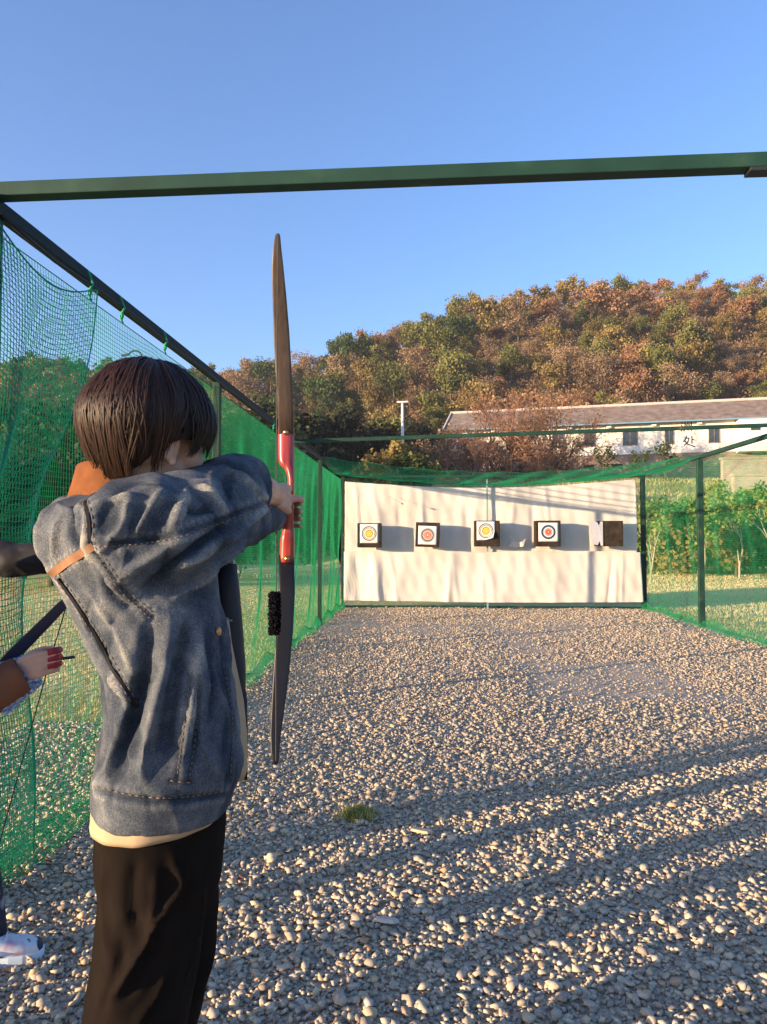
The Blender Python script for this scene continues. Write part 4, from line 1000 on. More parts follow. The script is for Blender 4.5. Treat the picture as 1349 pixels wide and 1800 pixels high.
cr=N.new('ShaderNodeValToRGB'); ramp(cr,[(.42,(.014,.019,.031)),(.64,(.042,.053,.072)),(.84,(.120,.132,.148)),(1.0,(.31,.295,.26))]); L_.new(a2.outputs[0],cr.inputs[0]); L_.new(cr.outputs[0],P.inputs['Base Color'])

wv=N.new('ShaderNodeTexWave'); wv.inputs['Scale'].default_value=260; wv.bands_direction='DIAGONAL'; L_.new(tc.outputs['Object'],wv.inputs['Vector'])
n3=N.new('ShaderNodeTexNoise'); n3.noise_type='RIDGED_MULTIFRACTAL'; n3.inputs['Scale'].default_value=13; n3.inputs['Detail'].default_value=4; L_.new(tc.outputs['Object'],n3.inputs['Vector'])
b1=N.new('ShaderNodeBump'); b1.inputs['Distance'].default_value=.0006; b1.inputs['Strength'].default_value=.5; L_.new(wv.outputs[0],b1.inputs['Height'])
b2=N.new('ShaderNodeBump'); b2.inputs['Distance'].default_value=.005; b2.inputs['Strength'].default_value=.40; L_.new(n3.outputs[0],b2.inputs['Height']); L_.new(b1.outputs[0],b2.inputs['Normal']); L_.new(b2.outputs[0],P.inputs['Normal'])

def tr(cx,py,hw,dv,Y=AY,e=.85,tilt=0.0):
    """a ring of the body seen cx +- hw pixels wide, dv deep"""
    a=U_+Z_*tilt
    return (W(cx,py,Y),a,V_,hw*Y/1300,dv,e)
jm=MB()
ring_loft(jm,[tr(192,868,48,.075,1.33),tr(190,885,82,.12,1.33),tr(196,905,112,.165,1.34),tr(212,940,138,.19,1.35),tr(236,990,142,.20,1.36),
    tr(258,1050,130,.195,1.36),tr(276,1110,120,.19,1.36),tr(294,1180,110,.185,1.36),tr(301,1260,114,.185,1.36),tr(301,1310,120,.19,1.36),tr(294,1355,121,.185,1.36),tr(287,1388,119,.18,1.36),tr(285,1408,116,.175,1.36)],40)
def tp(*a): return [W(x,y,Y) for x,y,Y in a]
# right sleeve, raised forward; its elbow is the rounded end near the bow
jm.tube(tp((188,960,1.25),(228,948,1.23),(280,942,1.24),(330,925,1.29),(375,897,1.36),(408,868,1.44),(422,852,1.50),(428,848,1.57)),[.092,.106,.106,.099,.088,.076,.066,.052],28)
# right forearm going away from the elbow to the string
jm.tube(tp((420,850,1.54),(438,860,1.66),(458,872,1.80)),[.058,.052,.040],20)
# left sleeve, mostly hidden, reaching to the grip
jm.tube(tp((300,915,1.50),(380,925,1.62),(435,918,1.74),(470,906,1.86)),[.095,.080,.056,.044],20)
# raised back of the shoulder on the left
ball(jm,W(118,940,1.36),(.052,.10,.075),14,(U_,V_,Z_))
jme=fuse(jm,.0052,8,.5)
bv=bvh_of(jme); co=co_of(jme); no=no_of(jme); wear=np.zeros(len(co))
FOLDS=[ # pixel polylines on the visible cloth, width, height
 ([(232,880),(215,930),(180,962)],.014,.020),([(290,862),(262,905),(235,950)],.016,.020),([(330,852),(318,890),(300,930)],.014,.018),([(345,850),(372,872),(395,905)],.015,.016),
 ([(390,822),(440,850),(470,880)],.018,.012),([(300,1060),(350,1015),(400,975),(432,945)],.016,.022),([(255,1040),(300,1000),(360,950),(420,905)],.020,-.018),
 ([(215,1010),(258,985),(320,948)],.016,.014),([(400,960),(440,920),(470,890)],.014,.014),([(175,1000),(205,1050),(250,1078)],.014,-.012),
 ([(265,1085),(258,1150),(240,1220),(215,1300),(205,1380)],.020,-.022),([(300,1090),(285,1180),(262,1290),(248,1390)],.020,.024),([(335,1075),(318,1150),(300,1240),(285,1330)],.016,-.020),
 ([(350,1070),(345,1160),(330,1260),(318,1370)],.018,.016),([(385,1090),(395,1170),(400,1260),(395,1350)],.018,-.014),([(230,1225),(205,1300),(190,1380)],.018,.018),
 ([(190,1180),(215,1215),(242,1240)],.016,.015),([(150,1090),(180,1140),(200,1190)],.016,-.010),([(110,900),(95,950),(100,990)],.016,.012),([(135,880),(128,930),(140,965)],.012,-.012),
 ([(165,890),(200,880),(240,875)],.012,.012),([(150,1030),(190,1090),(225,1150),(240,1200)],.014,.010),([(200,1395),(260,1405),(330,1402),(400,1392)],.010,-.010),([(365,1110),(372,1180),(370,1280)],.012,-.012),
 ([(300,880),(340,900),(380,890)],.012,-.012),([(420,820),(400,850),(410,880)],.014,-.014),([(270,1010),(330,990),(385,950)],.014,.014),
]
for pl,w_,a_ in FOLDS:
    ln=surfline(bv,spl(pl)); no=no_of(jme); k=fold(co,no,ln,w_*.8,a_*1.05); wear+=k*(.13 if a_>0 else -.12); set_co(jme,co)
# fine random creasing
hemf=np.clip((co[:,2]-co[:,2].min()-.006)/.07,.15,1)
nz=hemf*np.array([noise.noise(Vector(c)*7.0)*.004+noise.noise(Vector(c)*17.0+Vector((5,2,1)))*.003+(1-abs(noise.noise(Vector((c[0]*9,c[1]*9,c[2]*5)))))**8*.007-(1-abs(noise.noise(Vector((c[0]*11+3,c[1]*11,c[2]*6)))))**10*.006 for c in co]); wear+=(nz-nz.mean())*9; co+=no_of(jme)*nz[:,None]; set_co(jme,co)
# sunk seams
SEAMS=[[(150,882),(158,915),(160,958),(180,985),(215,1035),(268,1085)],[(158,955),(230,952),(310,940),(390,912),(470,882)],[(100,1012),(135,1060),(175,1125),(205,1180),(238,1240)],
       [(160,962),(125,985),(92,1010)],[(168,1388),(230,1402),(300,1408),(400,1396)],[(335,1190),(322,1290),(312,1368)],[(352,1190),(344,1290),(332,1372)],[(395,1180),(408,1260),(405,1370)],[(300,1372),(338,1376)]]
bv=bvh_of(jme); SL=[surfline(bv,spl(s),4) for s in SEAMS]
for si,ln in enumerate(SL):
    pa=1.0 if si<5 else .25
    if len(ln)<3: continue
    co=co_of(jme)
    nn_=no_of(jme); k=fold(co,nn_,ln,.0045,-.0042,False); ph=fold.tt*fold.len/.013*2*np.pi
    side=np.exp(-((fold.best-.011)/.006)**2); pk=.5+.5*np.sin(ph+np.array([noise.noise(Vector(c)*20) for c in co])*3)
    co+=nn_*(side*pa*(.0010+.0012*pk))[:,None]; wear+=side*pa*(.03+.11*pk)-k*.10; set_co(jme,co)
a=jme.attributes.new('wear','FLOAT','POINT'); a.data.foreach_set('value',np.clip(wear,-.3,.5).astype(np.float32))
jacket=link('jacket',jme,denim,arch,smooth=True)
bv=bvh_of(jme)
stitch=mat('tan_stitching',(.21,.145,.08),rough=.8); trim=mat('orange_trim',(.52,.24,.10),rough=.8,spec=.15)
noise_col(trim,[(.3,(.20,.10,.055)),(.7,(.33,.18,.10))],scale=30,detail=6)
def offset_line(pl,off):
    P=[np.array(p) for p in spl(pl)]; out=[]
    for i,p in enumerate(P):
        d=P[min(i+1,len(P)-1)]-P[max(i-1,0)]; n_=np.array([-d[1],d[0]])/(np.hypot(*d)+1e-6); out.append(tuple(p+n_*off))
    return out
for s,offs in zip(SEAMS,((5,-6),(6,),(5,-5),(),(-6,),(0,),(0,),(0,),(0,))):
    m=MB()
    for of in offs:
        ln=surfline(bv,offset_line(s,of),3)
        i=0
        while i+2<len(ln):       # dashes of thread
            if all((ln[j+1][0]-ln[j][0]).length<.02 for j in (i,i+1)):
                m.tube([ln[i][0]+ln[i][1]*.0012,ln[i+1][0]+ln[i+1][1]*.0014,(ln[i+1][0]+ln[i+2][0])*.5+ln[i+2][1]*.001],.0007,5)
            i+=3
    if m.v: m.build('stitching',stitch,jacket,smooth=True)
def relax(ln,it=14):
    P=[l[0].copy() for l in ln]; Nn=[l[1].copy() for l in ln]
    for _ in range(it):
        P=[P[0]]+[(P[i-1]+P[i]*2+P[i+1])/4 for i in range(1,len(P)-1)]+[P[-1]]
        Nn=[Nn[0]]+[(Nn[i-1]+Nn[i]*2+Nn[i+1]).normalized() for i in range(1,len(P)-1)]+[Nn[-1]]
    return list(zip(P,Nn))
def ribbon(name,pl,width,m_,parent,lift=.003,thick=.003):
    ln=relax(surfline(bv,spl(pl),4)); mb=MB(); vs=[]; 
    for i,(p,n_) in enumerate(ln):
        d=(ln[min(i+1,len(ln)-1)][0]-ln[max(i-1,0)][0]).normalized(); s_=d.cross(n_).normalized()
        for a_,b_ in ((-1,-.002),(1,-.002),(1,thick),(-1,thick)): vs.append(p+s_*(a_*width/2)+n_*(lift+b_))
    k=len(ln); fs=[(4*i+j,4*i+(j+1)%4,4*(i+1)+(j+1)%4,4*(i+1)+j) for i in range(k-1) for j in range(4)]+[(3,2,1,0),(4*k-4,4*k-3,4*k-2,4*k-1)]
    mb.add(vs,fs); return mb.build(name,m_,parent,smooth=False)
ribbon('shoulder_trim',[(162,962),(140,974),(115,992),(90,1008)],.013,trim,jacket)
ribbon('seam_edge',[(104,1016),(135,1062),(172,1125),(205,1185),(240,1243)],.005,mat('dark_seam',(.012,.014,.02),rough=.9),jacket,.0015)
ribbon('seam_edge',[(150,884),(157,915),(160,956)],.005,bpy.data.materials['dark_seam'],jacket,.0015)
# hem band and cuffs
def band(name,rings,m_,parent,thick=.006):
    mb=MB(); n=64; vs=[]
    for (c,a_,b_,ra,rb,e) in rings:
        for k in range(n):
            t=2*math.pi*k/n; ct,st=math.cos(t),math.sin(t); x=math.copysign(abs(ct)**e,ct); y=math.copysign(abs(st)**e,st)
            wv_=1+.010*math.sin(7*t+1)+.008*math.sin(13*t)
            vs.append(Vector(c)+Vector(a_)*(x*ra*wv_)+Vector(b_)*(y*rb*wv_))
    fs=[(i*n+k,i*n+(k+1)%n,(i+1)*n+(k+1)%n,(i+1)*n+k) for i in range(len(rings)-1) for k in range(n)]
    mb.add(vs,fs); o=mb.build(name,m_,parent,smooth=True); s_=o.modifiers.new('thick','SOLIDIFY'); s_.thickness=thick; s_.offset=0; return o
hb_=None and band('hem_band',[tr(288,1408,121,.187,1.36,.85,-.02),tr(287,1425,122.5,.188,1.36,.85,-.03),tr(286,1442,121,.187,1.36,.85,-.03),tr(285,1457,119,.185,1.36,.85,-.035)],denim,jacket)
cuffm=denim
m=MB(); m.tube(tp((456,909,1.82),(476,905,1.89)),[.049,.046],20); m.build('cuff',denim,jacket,smooth=True)
m=MB(); m.tube([W(380,1108,1.36-.19)+V_*0,]+[W(380,1108,1.36-.19)+V_*.01],.007,10); 
pp,nn=surf(bv,383,1110)
if pp:
    m=MB(); m.tube([pp-nn*.002,pp+nn*.004],[.0085,.0075],14); m.build('button',mat('copper_button',(.5,.25,.12),rough=.35,metal=.8),jacket,smooth=True)
# tan collar standing round the back of the neck
colm=mat('orange_cord_collar',(.50,.20,.07),rough=.9,spec=.1); noise_col(colm,[(.3,(.15,.055,.022)),(.7,(.23,.09,.036))],scale=25,detail=5,bump=.4,bscale=200,bdist=.002)
mb=MB(); vs=[]; n=44
cc=W(213,862,1.33)
for j,(dz,ra,rb) in enumerate(((-.05,.068,.074),(-.02,.066,.072),(.020,.068,.073),(.046,.068,.073),(.044,.074,.079),(.0,.079,.084),(-.045,.086,.090))):
    for k in range(n):
        t=R(-215)+R(275)*k/(n-1); f_=.5-.5*math.cos(2*math.pi*k/(n-1))
        vs.append(cc+U_*(math.cos(t)*ra*1.0)+V_*(math.sin(t)*rb)+Z_*(dz*(.45+.55*f_)+.012*math.cos(t-R(180))))
fs=[(j*n+k,j*n+k+1,(j+1)*n+k+1,(j+1)*n+k) for j in range(6) for k in range(n-1)]
mb.add(vs,fs); col_=mb.build('collar',colm,jacket,smooth=True); s_=col_.modifiers.new('t','SOLIDIFY'); s_.thickness=.005
# --- shirt tail
shirt=mat('beige_cotton',(.4,.3,.2),rough=.9,spec=.1); noise_col(shirt,[(.3,(.34,.25,.155)),(.7,(.44,.33,.21))],scale=12,detail=5,bump=.3,bscale=30,bdist=.006)
so=band('shirt',[tr(290,1345,110,.168,1.36,.85,-.03),tr(284,1390,112,.172,1.36,.85,.04),tr(279,1412,112,.170,1.36,.85,.09),tr(278,1420,110,.168,1.36,.85,.09)],shirt,arch,.003)
# shirt front showing at the open jacket edge
m=MB(); vs=[]
for i,(x,y) in enumerate([(398,1090),(403,1130),(413,1180),(424,1230),(430,1290),(431,1350),(424,1370)]):
    p=W(x,y,1.42); vs+= [p-U_*.05-V_*.02,p+V_*0,p+V_*.05+U_*.002]
fs=[(3*i+j,3*i+j+1,3*i+3+j+1,3*i+3+j) for i in range(6) for j in range(2)]
m.add(vs,fs); o=m.build('shirt_front',shirt,arch,smooth=True); s_=o.modifiers.new('t','SOLIDIFY'); s_.thickness=.006; o['label']='greyish beige shirt front hanging at the open edge of the jacket'
# --- trousers
blk=mat('black_trousers',(.016,.013,.012),rough=.95,spec=.05); noise_col(blk,[(.3,(.006,.0045,.004)),(.6,(.011,.008,.0065)),(.8,(.019,.013,.010))],scale=7,detail=9,bump=.25,bscale=60,bdist=.003)
tm=MB()
ring_loft(tm,[tr(285,1370,108,.160,1.36),tr(282,1430,111,.162,1.36),tr(280,1530,108,.155,1.36),tr(278,1570,92,.14,1.36)],36)
ring_loft(tm,[tr(275,1500,96,.10,1.31),tr(264,1600,93,.105,1.30),tr(252,1700,90,.105,1.29),tr(238,1800,88,.105,1.28),tr(228,1900,84,.10,1.28),tr(222,2050,86,.10,1.28),tr(218,2230,92,.105,1.28)],32)
ring_loft(tm,[tr(292,1500,92,.10,1.47),tr(296,1600,86,.10,1.50),tr(288,1700,80,.10,1.52),tr(270,1800,78,.10,1.54),tr(262,1900,76,.095,1.56),tr(262,2020,76,.095,1.57),tr(266,2110,80,.10,1.57)],32)
tme=fuse(tm,.008,8,.5); tb=bvh_of(tme); co=co_of(tme)
for pl,w_,a_ in [([(300,1500),(320,1552),(285,1600)],.012,.015),([(320,1560),(280,1620),(240,1690),(185,1770)],.012,.017),([(300,1600),(262,1680),(215,1760)],.014,-.014),([(180,1520),(178,1600),(185,1680)],.016,.010),
                 ([(240,1500),(232,1580),(240,1640)],.018,-.012),([(275,1530),(270,1600),(255,1660)],.010,.010),([(350,1520),(345,1620),(320,1720),(290,1800)],.020,.014),([(300,1700),(270,1760),(230,1810)],.012,.012),([(215,1640),(205,1720),(170,1790)],.014,-.012)]:
    fold(co,no_of(tme),surfline(tb,spl(pl)),w_,a_); set_co(tme,co)
nz=np.array([noise.noise(Vector(c)*6.0)*.009+noise.noise(Vector(c)*15.0)*.003 for c in co]); co+=no_of(tme)*nz[:,None]; set_co(tme,co)
link('trousers',tme,blk,arch,smooth=True)
dkshoe=mat('black_shoe',(.02,.02,.022),rough=.6); wsole=mat('off_white_sole',(.55,.54,.50),rough=.8)
fw=(U_*.75+V_*.65).normalized()
a_=W(212,2240,1.28); a_.z=0.02; shoe(arch,a_-fw*.09,a_+fw*.19,Z_,dkshoe,wsole,dkshoe)
a_=W(262,2120,1.57); a_.z=0.02; shoe(arch,a_-fw*.09,a_+fw*.19,Z_,dkshoe,wsole,dkshoe)
# --- body: head, neck, arms and hands in one skin
th_=R(33); Fv=(U_*math.cos(th_)+V_*math.sin(th_)); Fv=(Fv-Z_*.10).normalized(); Rv=Fv.cross(Z_).normalized(); Uv=Rv.cross(Fv).normalized()
Hc=W(258,780,AY)
bm_=MB(); head(bm_,Hc,Fv,Rv,Uv,1.07)
ring_loft(bm_,[tr(215,880,60,.09,1.34),tr(225,930,90,.13,1.35),tr(255,1050,75,.11,1.36),tr(290,1200,72,.11,1.36),tr(290,1450,80,.12,1.36),tr(280,1530,90,.13,1.36)],24)
grip=W(511,905,2.0)
fdir=(grip-W(440,918,1.74)); fdir.z*=.3; fdir.normalize(); sdir=fdir.cross(Z_).normalized()
wr=hand(bm_,grip+fdir*-.004+Z_*.005,fdir,sdir,Z_,s=1.0)
bm_.tube([W(300,925,1.50),W(400,925,1.68),wr],[.05,.042,.028],14)
sg=W(486,880,1.905); sdv=(sg-W(456,850,1.66)).normalized(); sd2=sdv.cross(Z_).normalized()
wr2=hand(bm_,sg-sdv*.01,sdv,-sd2,Z_,s=.92)
bm_.tube([W(228,948,1.25),W(440,850,1.54),wr2],[.05,.042,.028],14)
for pl in (((275,1500,1.31),(238,1800,1.28),(218,2230,1.28)),((292,1500,1.47),(270,1800,1.54),(266,2110,1.57))): bm_.tube(tp(*pl),[.075,.055,.035],14)
bme=fuse(bm_,.0032,3,.5)
link('body',bme,skin,arch,smooth=True)
face_bits(arch,Hc,Fv,Rv,Uv,1.07)
hm=hair_mat('dark_brown_hair',(.010,.006,.005),(.020,.010,.007),.5); hm2=hair_mat('brown_hair_locks',(.008,.0045,.004),(.034,.015,.009),.5)
def hend(phi):
    a=abs(phi)
    # front fringe, shorter over the ear, long at the nape
    return float(np.interp(a,[0,.5,1.0,1.45,1.75,2.1,2.6,math.pi],[1.62,1.64,1.66,1.68,1.82,2.14,2.34,2.40]))
Hh=Hc+Uv*.012-Fv*.004
hair_cap(arch,hm,Hh,Fv,Rv,Uv,(.116,.128),.140,hend,15000,5,hm2=hm2)
# --- black sling bag hanging at his far side
bagm=mat('black_nylon',(.012,.012,.016),rough=.6,spec=.3); noise_col(bagm,[(.3,(.008,.008,.012)),(.7,(.022,.022,.03))],scale=8,detail=8,bump=.4,bscale=25,bdist=.006)
bg_=empty('sling_bag',W(400,1080,1.55)); tag(bg_,'slim black bag hanging at the far side of the archer, beside the open jacket','bag')
m=MB()
def br(cx,py,hw,dv,Y=1.55): return (W(cx,py,Y),U_,V_,hw*Y/1300,dv,.75)
ring_loft(m,[br(398,985,10,.02),br(396,992,20,.045),br(396,1040,25,.055),br(400,1100,26,.06),br(404,1170,27,.058),br(408,1215,23,.045),br(414,1250,16,.03)],28)
o=m.build('bag_body',bagm,bg_,smooth=True)
m=MB(); m.tube([W(x,y,1.53) for x,y in ((420,1180),(428,1230),(431,1290),(432,1370))],[.010,.008,.006,.004],8); m.build('strap_end',bagm,bg_,smooth=True)
m=MB(); m.tube([W(x,y,Y) for x,y,Y in ((392,990,1.5),(370,930,1.46),(320,890,1.42),(240,872,1.40))],.010,8); m.build('strap',bagm,bg_,smooth=True)
m=MB(); m.bar(W(398,1090,1.478),W(408,1091,1.478),.004,.004); m.bar(W(384,987,1.49),W(412,988,1.49),.012,.006); m.build('zip_pull',mat('grey_zip',(.3,.3,.35),rough=.4,metal=.5),bg_)

# ================================================================== the bow he holds
wood=mat('dark_laminated_limb',(.13,.075,.05),rough=.38,spec=.4); noise_col(wood,[(.3,(.05,.036,.030)),(.6,(.085,.060,.048)),(.8,(.12,.085,.07))],scale=3,detail=8,stretch=(30,30,.6))
blk2=mat('black_limb',(.008,.008,.012),rough=.42,spec=.4)
redw=mat('red_lacquered_wood',(.40,.035,.03),rough=.36,spec=.55); noise_col(redw,[(.3,(.11,.012,.012)),(.5,(.30,.028,.025)),(.7,(.46,.07,.035))],scale=5,detail=7,stretch=(14,14,1))
redw.node_tree.nodes['Principled BSDF'].inputs['Coat Weight'].default_value=.2
bow=empty('bow',grip); tag(bow,'red gripped takedown bow with dark limbs held upright by the archer in denim','bow')
BV=ray(503,900); BV=Vector((BV.x,BV.y,0)).normalized(); BU=Vector((BV.y,-BV.x,0))
def limb(pts,m_,name):
    """pts: px centre, py, half width px, Y, thickness"""
    mb=MB(); ring_loft(mb,[(W(x,y,Y),BU,BV,hw*Y/1300,t/2,.45) for x,y,hw,Y,t in pts],16); return mb.build(name,m_,bow,smooth=True)
ul=limb([(503.5,764,13.5,1.985,.020),(501.5,700,14,1.965,.014),(498,640,14.5,1.94,.012),(495,580,14,1.915,.010),(491.5,520,12.5,1.885,.009),(488.5,470,10.5,1.86,.008),(487.5,435,7.5,1.85,.008),(488.5,414,4.5,1.845,.007),(489,411,2.5,1.845,.005)],wood,'upper_limb')
ll=limb([(504,975,13.5,1.99,.020),(504.5,1040,14.5,1.97,.014),(500.5,1110,15,1.94,.012),(495,1180,14,1.915,.010),(489.5,1240,12,1.89,.009),(485,1290,9.5,1.865,.008),(484,1320,7.5,1.85,.008),(485,1338,5,1.845,.007),(486,1344,2.5,1.845,.005)],blk2,'lower_limb')
# riser: a profile with the arrow window cut from its left side
LE=[(489,752),(489,812),(493,818),(500,823),(504,832),(506.5,846),(506,862),(500,868),(497,874),(498,900),(497,930),(493,948),(491.5,990)]
RE=[(517.5,752),(518,820),(518,870),(517,900),(517.5,930),(518.5,950),(517.5,990)]
def samp(L_,y):
    ys_=[p[1] for p in L_]; return float(np.interp(y,ys_,[p[0] for p in L_]))
mb=MB(); rg=[]
for y in np.concatenate([np.arange(752,814,8),np.arange(814,876,3),np.arange(876,991,8)]):
    l,r_=samp(LE,y),samp(RE,y); t=.026+.016*math.exp(-((y-880)/60)**2)-(.008 if 868<y<935 else 0)
    rg.append((W((l+r_)/2,float(y),2.0),BU,BV,(r_-l)/2*2.0/1300,t,.6))
ring_loft(mb,rg,20); rs=mb.build('riser',redw,bow,smooth=True)
m=MB(); m.tube([W(507,838,1.975),W(507,858,1.975)],.0022,6); m.tube([W(507,857,1.975),W(499,858,1.97)],.0022,6); m.build('arrow_rest',blk2,rs)
m=MB(); m.tube([W(503,760,1.972),W(503,760,1.966)],.007,12); m.tube([W(505,982,1.976),W(505,982,1.970)],.007,12); m.build('limb_bolt',mat('brass',(.5,.36,.15),rough=.3,metal=1),rs,smooth=True)
m=MB(); m.tube([W(488.5,420,1.838),W(486,880,1.905),W(485.5,1337,1.838)],.0016,6); m.tube([W(486,850,1.903),W(486,920,1.903)],.0026,6); m.build('string',mat('bow_string',(.03,.03,.035),rough=.6),bow)
# fluffy black string silencer
rr_=np.random.default_rng(4); n=2600; pc=W(483,1078,1.875); hh=75/2*1.875/1300*1.0
zt2=rr_.uniform(-1,1,n); ang=rr_.uniform(0,6.28,n); rad_=.005+rr_.uniform(0,1,n)*.0105*(1-.15*np.abs(zt2)**6)
P0=np.stack([pc.x+np.cos(ang)*rad_,pc.y+np.sin(ang)*rad_,pc.z+zt2*hh],-1)
Vq,Fq=leaf_quads(P0,.0045*rr_.uniform(.5,1.5,n))
mb=MB(); mb.tube([pc-Z_*hh,pc-Z_*hh*.9,pc+Z_*hh*.9,pc+Z_*hh],[.005,.011,.011,.005],14)
fz=link('silencer_puff',np_mesh('silencer_puff',Vq,Fq),mat('black_fluff',(.010,.010,.013),rough=1,spec=.05),bow); mb.build('silencer_core',bpy.data.materials['black_fluff'],fz,smooth=True)

# ================================================================== two people mostly outside the frame
def bystander(name,label,base,heading,jac,trou,hairm,joints,shoes_,sc=1.0,left_grip=None,right_grip=None,cuff=None,gs=.95):
    """joints: world points for shoulders, elbows, wrists of both arms, hips, knees, ankles"""
    t=empty('person',base); tag(t,label,'person')
    Fd=Vector((math.cos(heading),math.sin(heading),0)); Rd_=Vector((Fd.y,-Fd.x,0)); b=Vector(base)
    p=lambda x,y,z: b+Rd_*(x*sc)+Fd*(y*sc)+Z_*(z*sc)
    j=MB(); ring_loft(j,[(p(0,0,.86),Rd_,Fd,.19,.14,.9),(p(0,0,1.0),Rd_,Fd,.19,.14,.9),(p(0,0,1.2),Rd_,Fd,.20,.14,.9),(p(0,0,1.36),Rd_,Fd,.20,.125,.9),(p(0,-.01,1.43),Rd_,Fd,.13,.09,1),(p(0,-.01,1.50),Rd_,Fd,.07,.07,1)],32)
    for a in ('r','l'):
        s_,e_,w_=joints[a]; j.tube([s_,(s_+e_)/2,e_,(e_+w_)/2,w_],[.078,.072,.062,.056,.050],18); ball(j,s_,.085,12)
    me=fuse(j,.010,6); co=co_of(me); nz=np.array([noise.noise(Vector(c)*9.0)*.012+noise.noise(Vector(c)*22.0)*.004 for c in co]); co+=no_of(me)*nz[:,None]; set_co(me,co)
    jk=link('jacket',me,jac,t,smooth=True)
    j=MB(); ring_loft(j,[(p(0,0,.95),Rd_,Fd,.165,.125,.9),(p(0,0,.82),Rd_,Fd,.17,.13,.9),(p(0,0,.76),Rd_,Fd,.15,.12,.9)],28)
    for a in ('rl','ll'):
        h_,k_,a_=joints[a]; j.tube([h_,k_,a_],[.095,.075,.062],18)
    me=fuse(j,.011,5); co=co_of(me); nz=np.array([noise.noise(Vector(c)*8.0)*.010 for c in co]); co+=no_of(me)*nz[:,None]; set_co(me,co)
    link('trousers',me,trou,t,smooth=True)
    j=MB(); hc=p(0,.02,1.63); hd_=Fd; head(j,hc,hd_,Rd_,Z_,sc)
    ring_loft(j,[(p(0,0,1.44),Rd_,Fd,.09,.07,1),(p(0,0,1.36),Rd_,Fd,.15,.09,1),(p(0,0,.9),Rd_,Fd,.14,.09,1)],20)
    for a,gr in (('r',right_grip),('l',left_grip)):
        s_,e_,w_=joints[a]
        if gr: g_,al,ac,up_=gr; wq=hand(j,g_,al,ac,up_,s=gs)
        else:
            al=(w_-e_).normalized(); ac=al.cross(Z_).normalized(); g_=w_+al*.085; wq=hand(j,g_,al,ac,ac.cross(al).normalized(),s=.95)
        j.tube([s_,e_,wq],[.045,.038,.027],12)
    for a in ('rl','ll'): h_,k_,a_=joints[a]; j.tube([h_,k_,a_],[.07,.05,.035],12)
    link('body',fuse(j,.0045,3),skin,t,smooth=True); face_bits(t,hc,hd_,Rd_,Z_,sc)
    hair_cap(t,hairm,hc,hd_,Rd_,Z_,(.100,.114),.118,lambda f:float(np.interp(abs(f),[0,1.2,2,3.14],[1.35,1.7,2.1,2.3])),1600,9,.0028)
    for hl_,to_,mats_ in shoes_: shoe(t,hl_,to_,Z_,*mats_)
    return t,jk
black_j=mat('black_camo_jacket',(.012,.012,.015),rough=.8); noise_col(black_j,[(.40,(.007,.007,.010)),(.55,(.014,.014,.018)),(.66,(.05,.05,.055))],scale=14,detail=3,bump=.4,bscale=40,bdist=.004)
navy=mat('navy_trousers',(.015,.018,.035),rough=.85); noise_col(navy,[(.45,(.010,.012,.024)),(.64,(.02,.024,.045)),(.74,(.30,.32,.38))],scale=11,detail=2)
hk=hair_mat('black_hair',(.008,.006,.006),(.03,.02,.016))
wshoe=mat('pale_trainer',(.50,.42,.46),rough=.6); noise_col(wshoe,[(.40,(.02,.025,.06)),(.43,(.03,.035,.08)),(.46,(.60,.64,.70)),(.58,(.62,.62,.68)),(.66,(.50,.33,.42))],scale=13,detail=2)
nv=mat('white_laces',(.6,.66,.74),rough=.7); bsole=mat('pale_blue_sole',(.55,.68,.80),rough=.6)
b=Vector((-1.86,2.36,0))
sh=[W(70,1700,2.44)]; toe=Vector((W(70,1705,2.44).x,2.46,0.012)); heel=toe+Vector((-.262,-.10,0))
J={'r':(Vector((-1.68,2.22,1.36)),W(-90,985,2.20),W(92,982,2.18)),
   'l':(Vector((-1.98,2.52,1.36)),Vector((-2.02,2.62,1.10)),Vector((-1.90,2.60,.86))),
   'rl':(Vector((-1.80,2.28,.84)),W(-66,1400,2.36),W(-20,1655,2.42)),
   'll':(Vector((-1.93,2.44,.84)),Vector((-1.95,2.5,.48)),Vector((-1.98,2.52,.10)))}
bystander('person','person in a black patterned jacket and navy trousers reaching an arm in from the left',b,R(35),black_j,navy,hk,J,
    [(heel,toe,(wshoe,bsole,nv)),(Vector((-2.02,2.46,.012)),Vector((-1.84,2.64,.012)),(wshoe,bsole,nv))])
# the second bow and the person drawing it
brown_j=mat('brown_suede_jacket',(.16,.06,.03),rough=.85); noise_col(brown_j,[(.3,(.10,.035,.018)),(.7,(.22,.085,.04))],scale=6,detail=7,bump=.3,bscale=60,bdist=.003)
grey_t=mat('grey_trousers',(.08,.08,.09),rough=.9)
b=Vector((-1.56,1.60,0)); YB=1.92
g2=W(94,1160,YB); al=Vector((.93,.30,.22)).normalized(); ac=al.cross(Vector((0,0,1))).normalized()
J={'r':(Vector((-1.42,1.52,1.36)),W(-190,1330,1.72),W(40,1185,YB-.03)),
   'l':(Vector((-1.62,1.80,1.36)),Vector((-1.52,2.02,1.16)),W(-90,1320,YB+.06)),
   'rl':(Vector((-1.52,1.50,.84)),Vector((-1.50,1.50,.48)),Vector((-1.52,1.46,.10))),
   'll':(Vector((-1.60,1.70,.84)),Vector((-1.60,1.74,.48)),Vector((-1.62,1.74,.10)))}
pB,jB=bystander('person','person in brown with fluffy pale blue cuffs pulling a bowstring at the left edge',b,R(30),brown_j,grey_t,hk,J,
    [(Vector((-1.58,1.40,.012)),Vector((-1.35,1.54,.012)),(dkshoe,wsole,dkshoe)),(Vector((-1.68,1.70,.012)),Vector((-1.45,1.84,.012)),(dkshoe,wsole,dkshoe))],
    right_grip=(g2-al*.02,al,ac*-1,Z_),gs=.84)
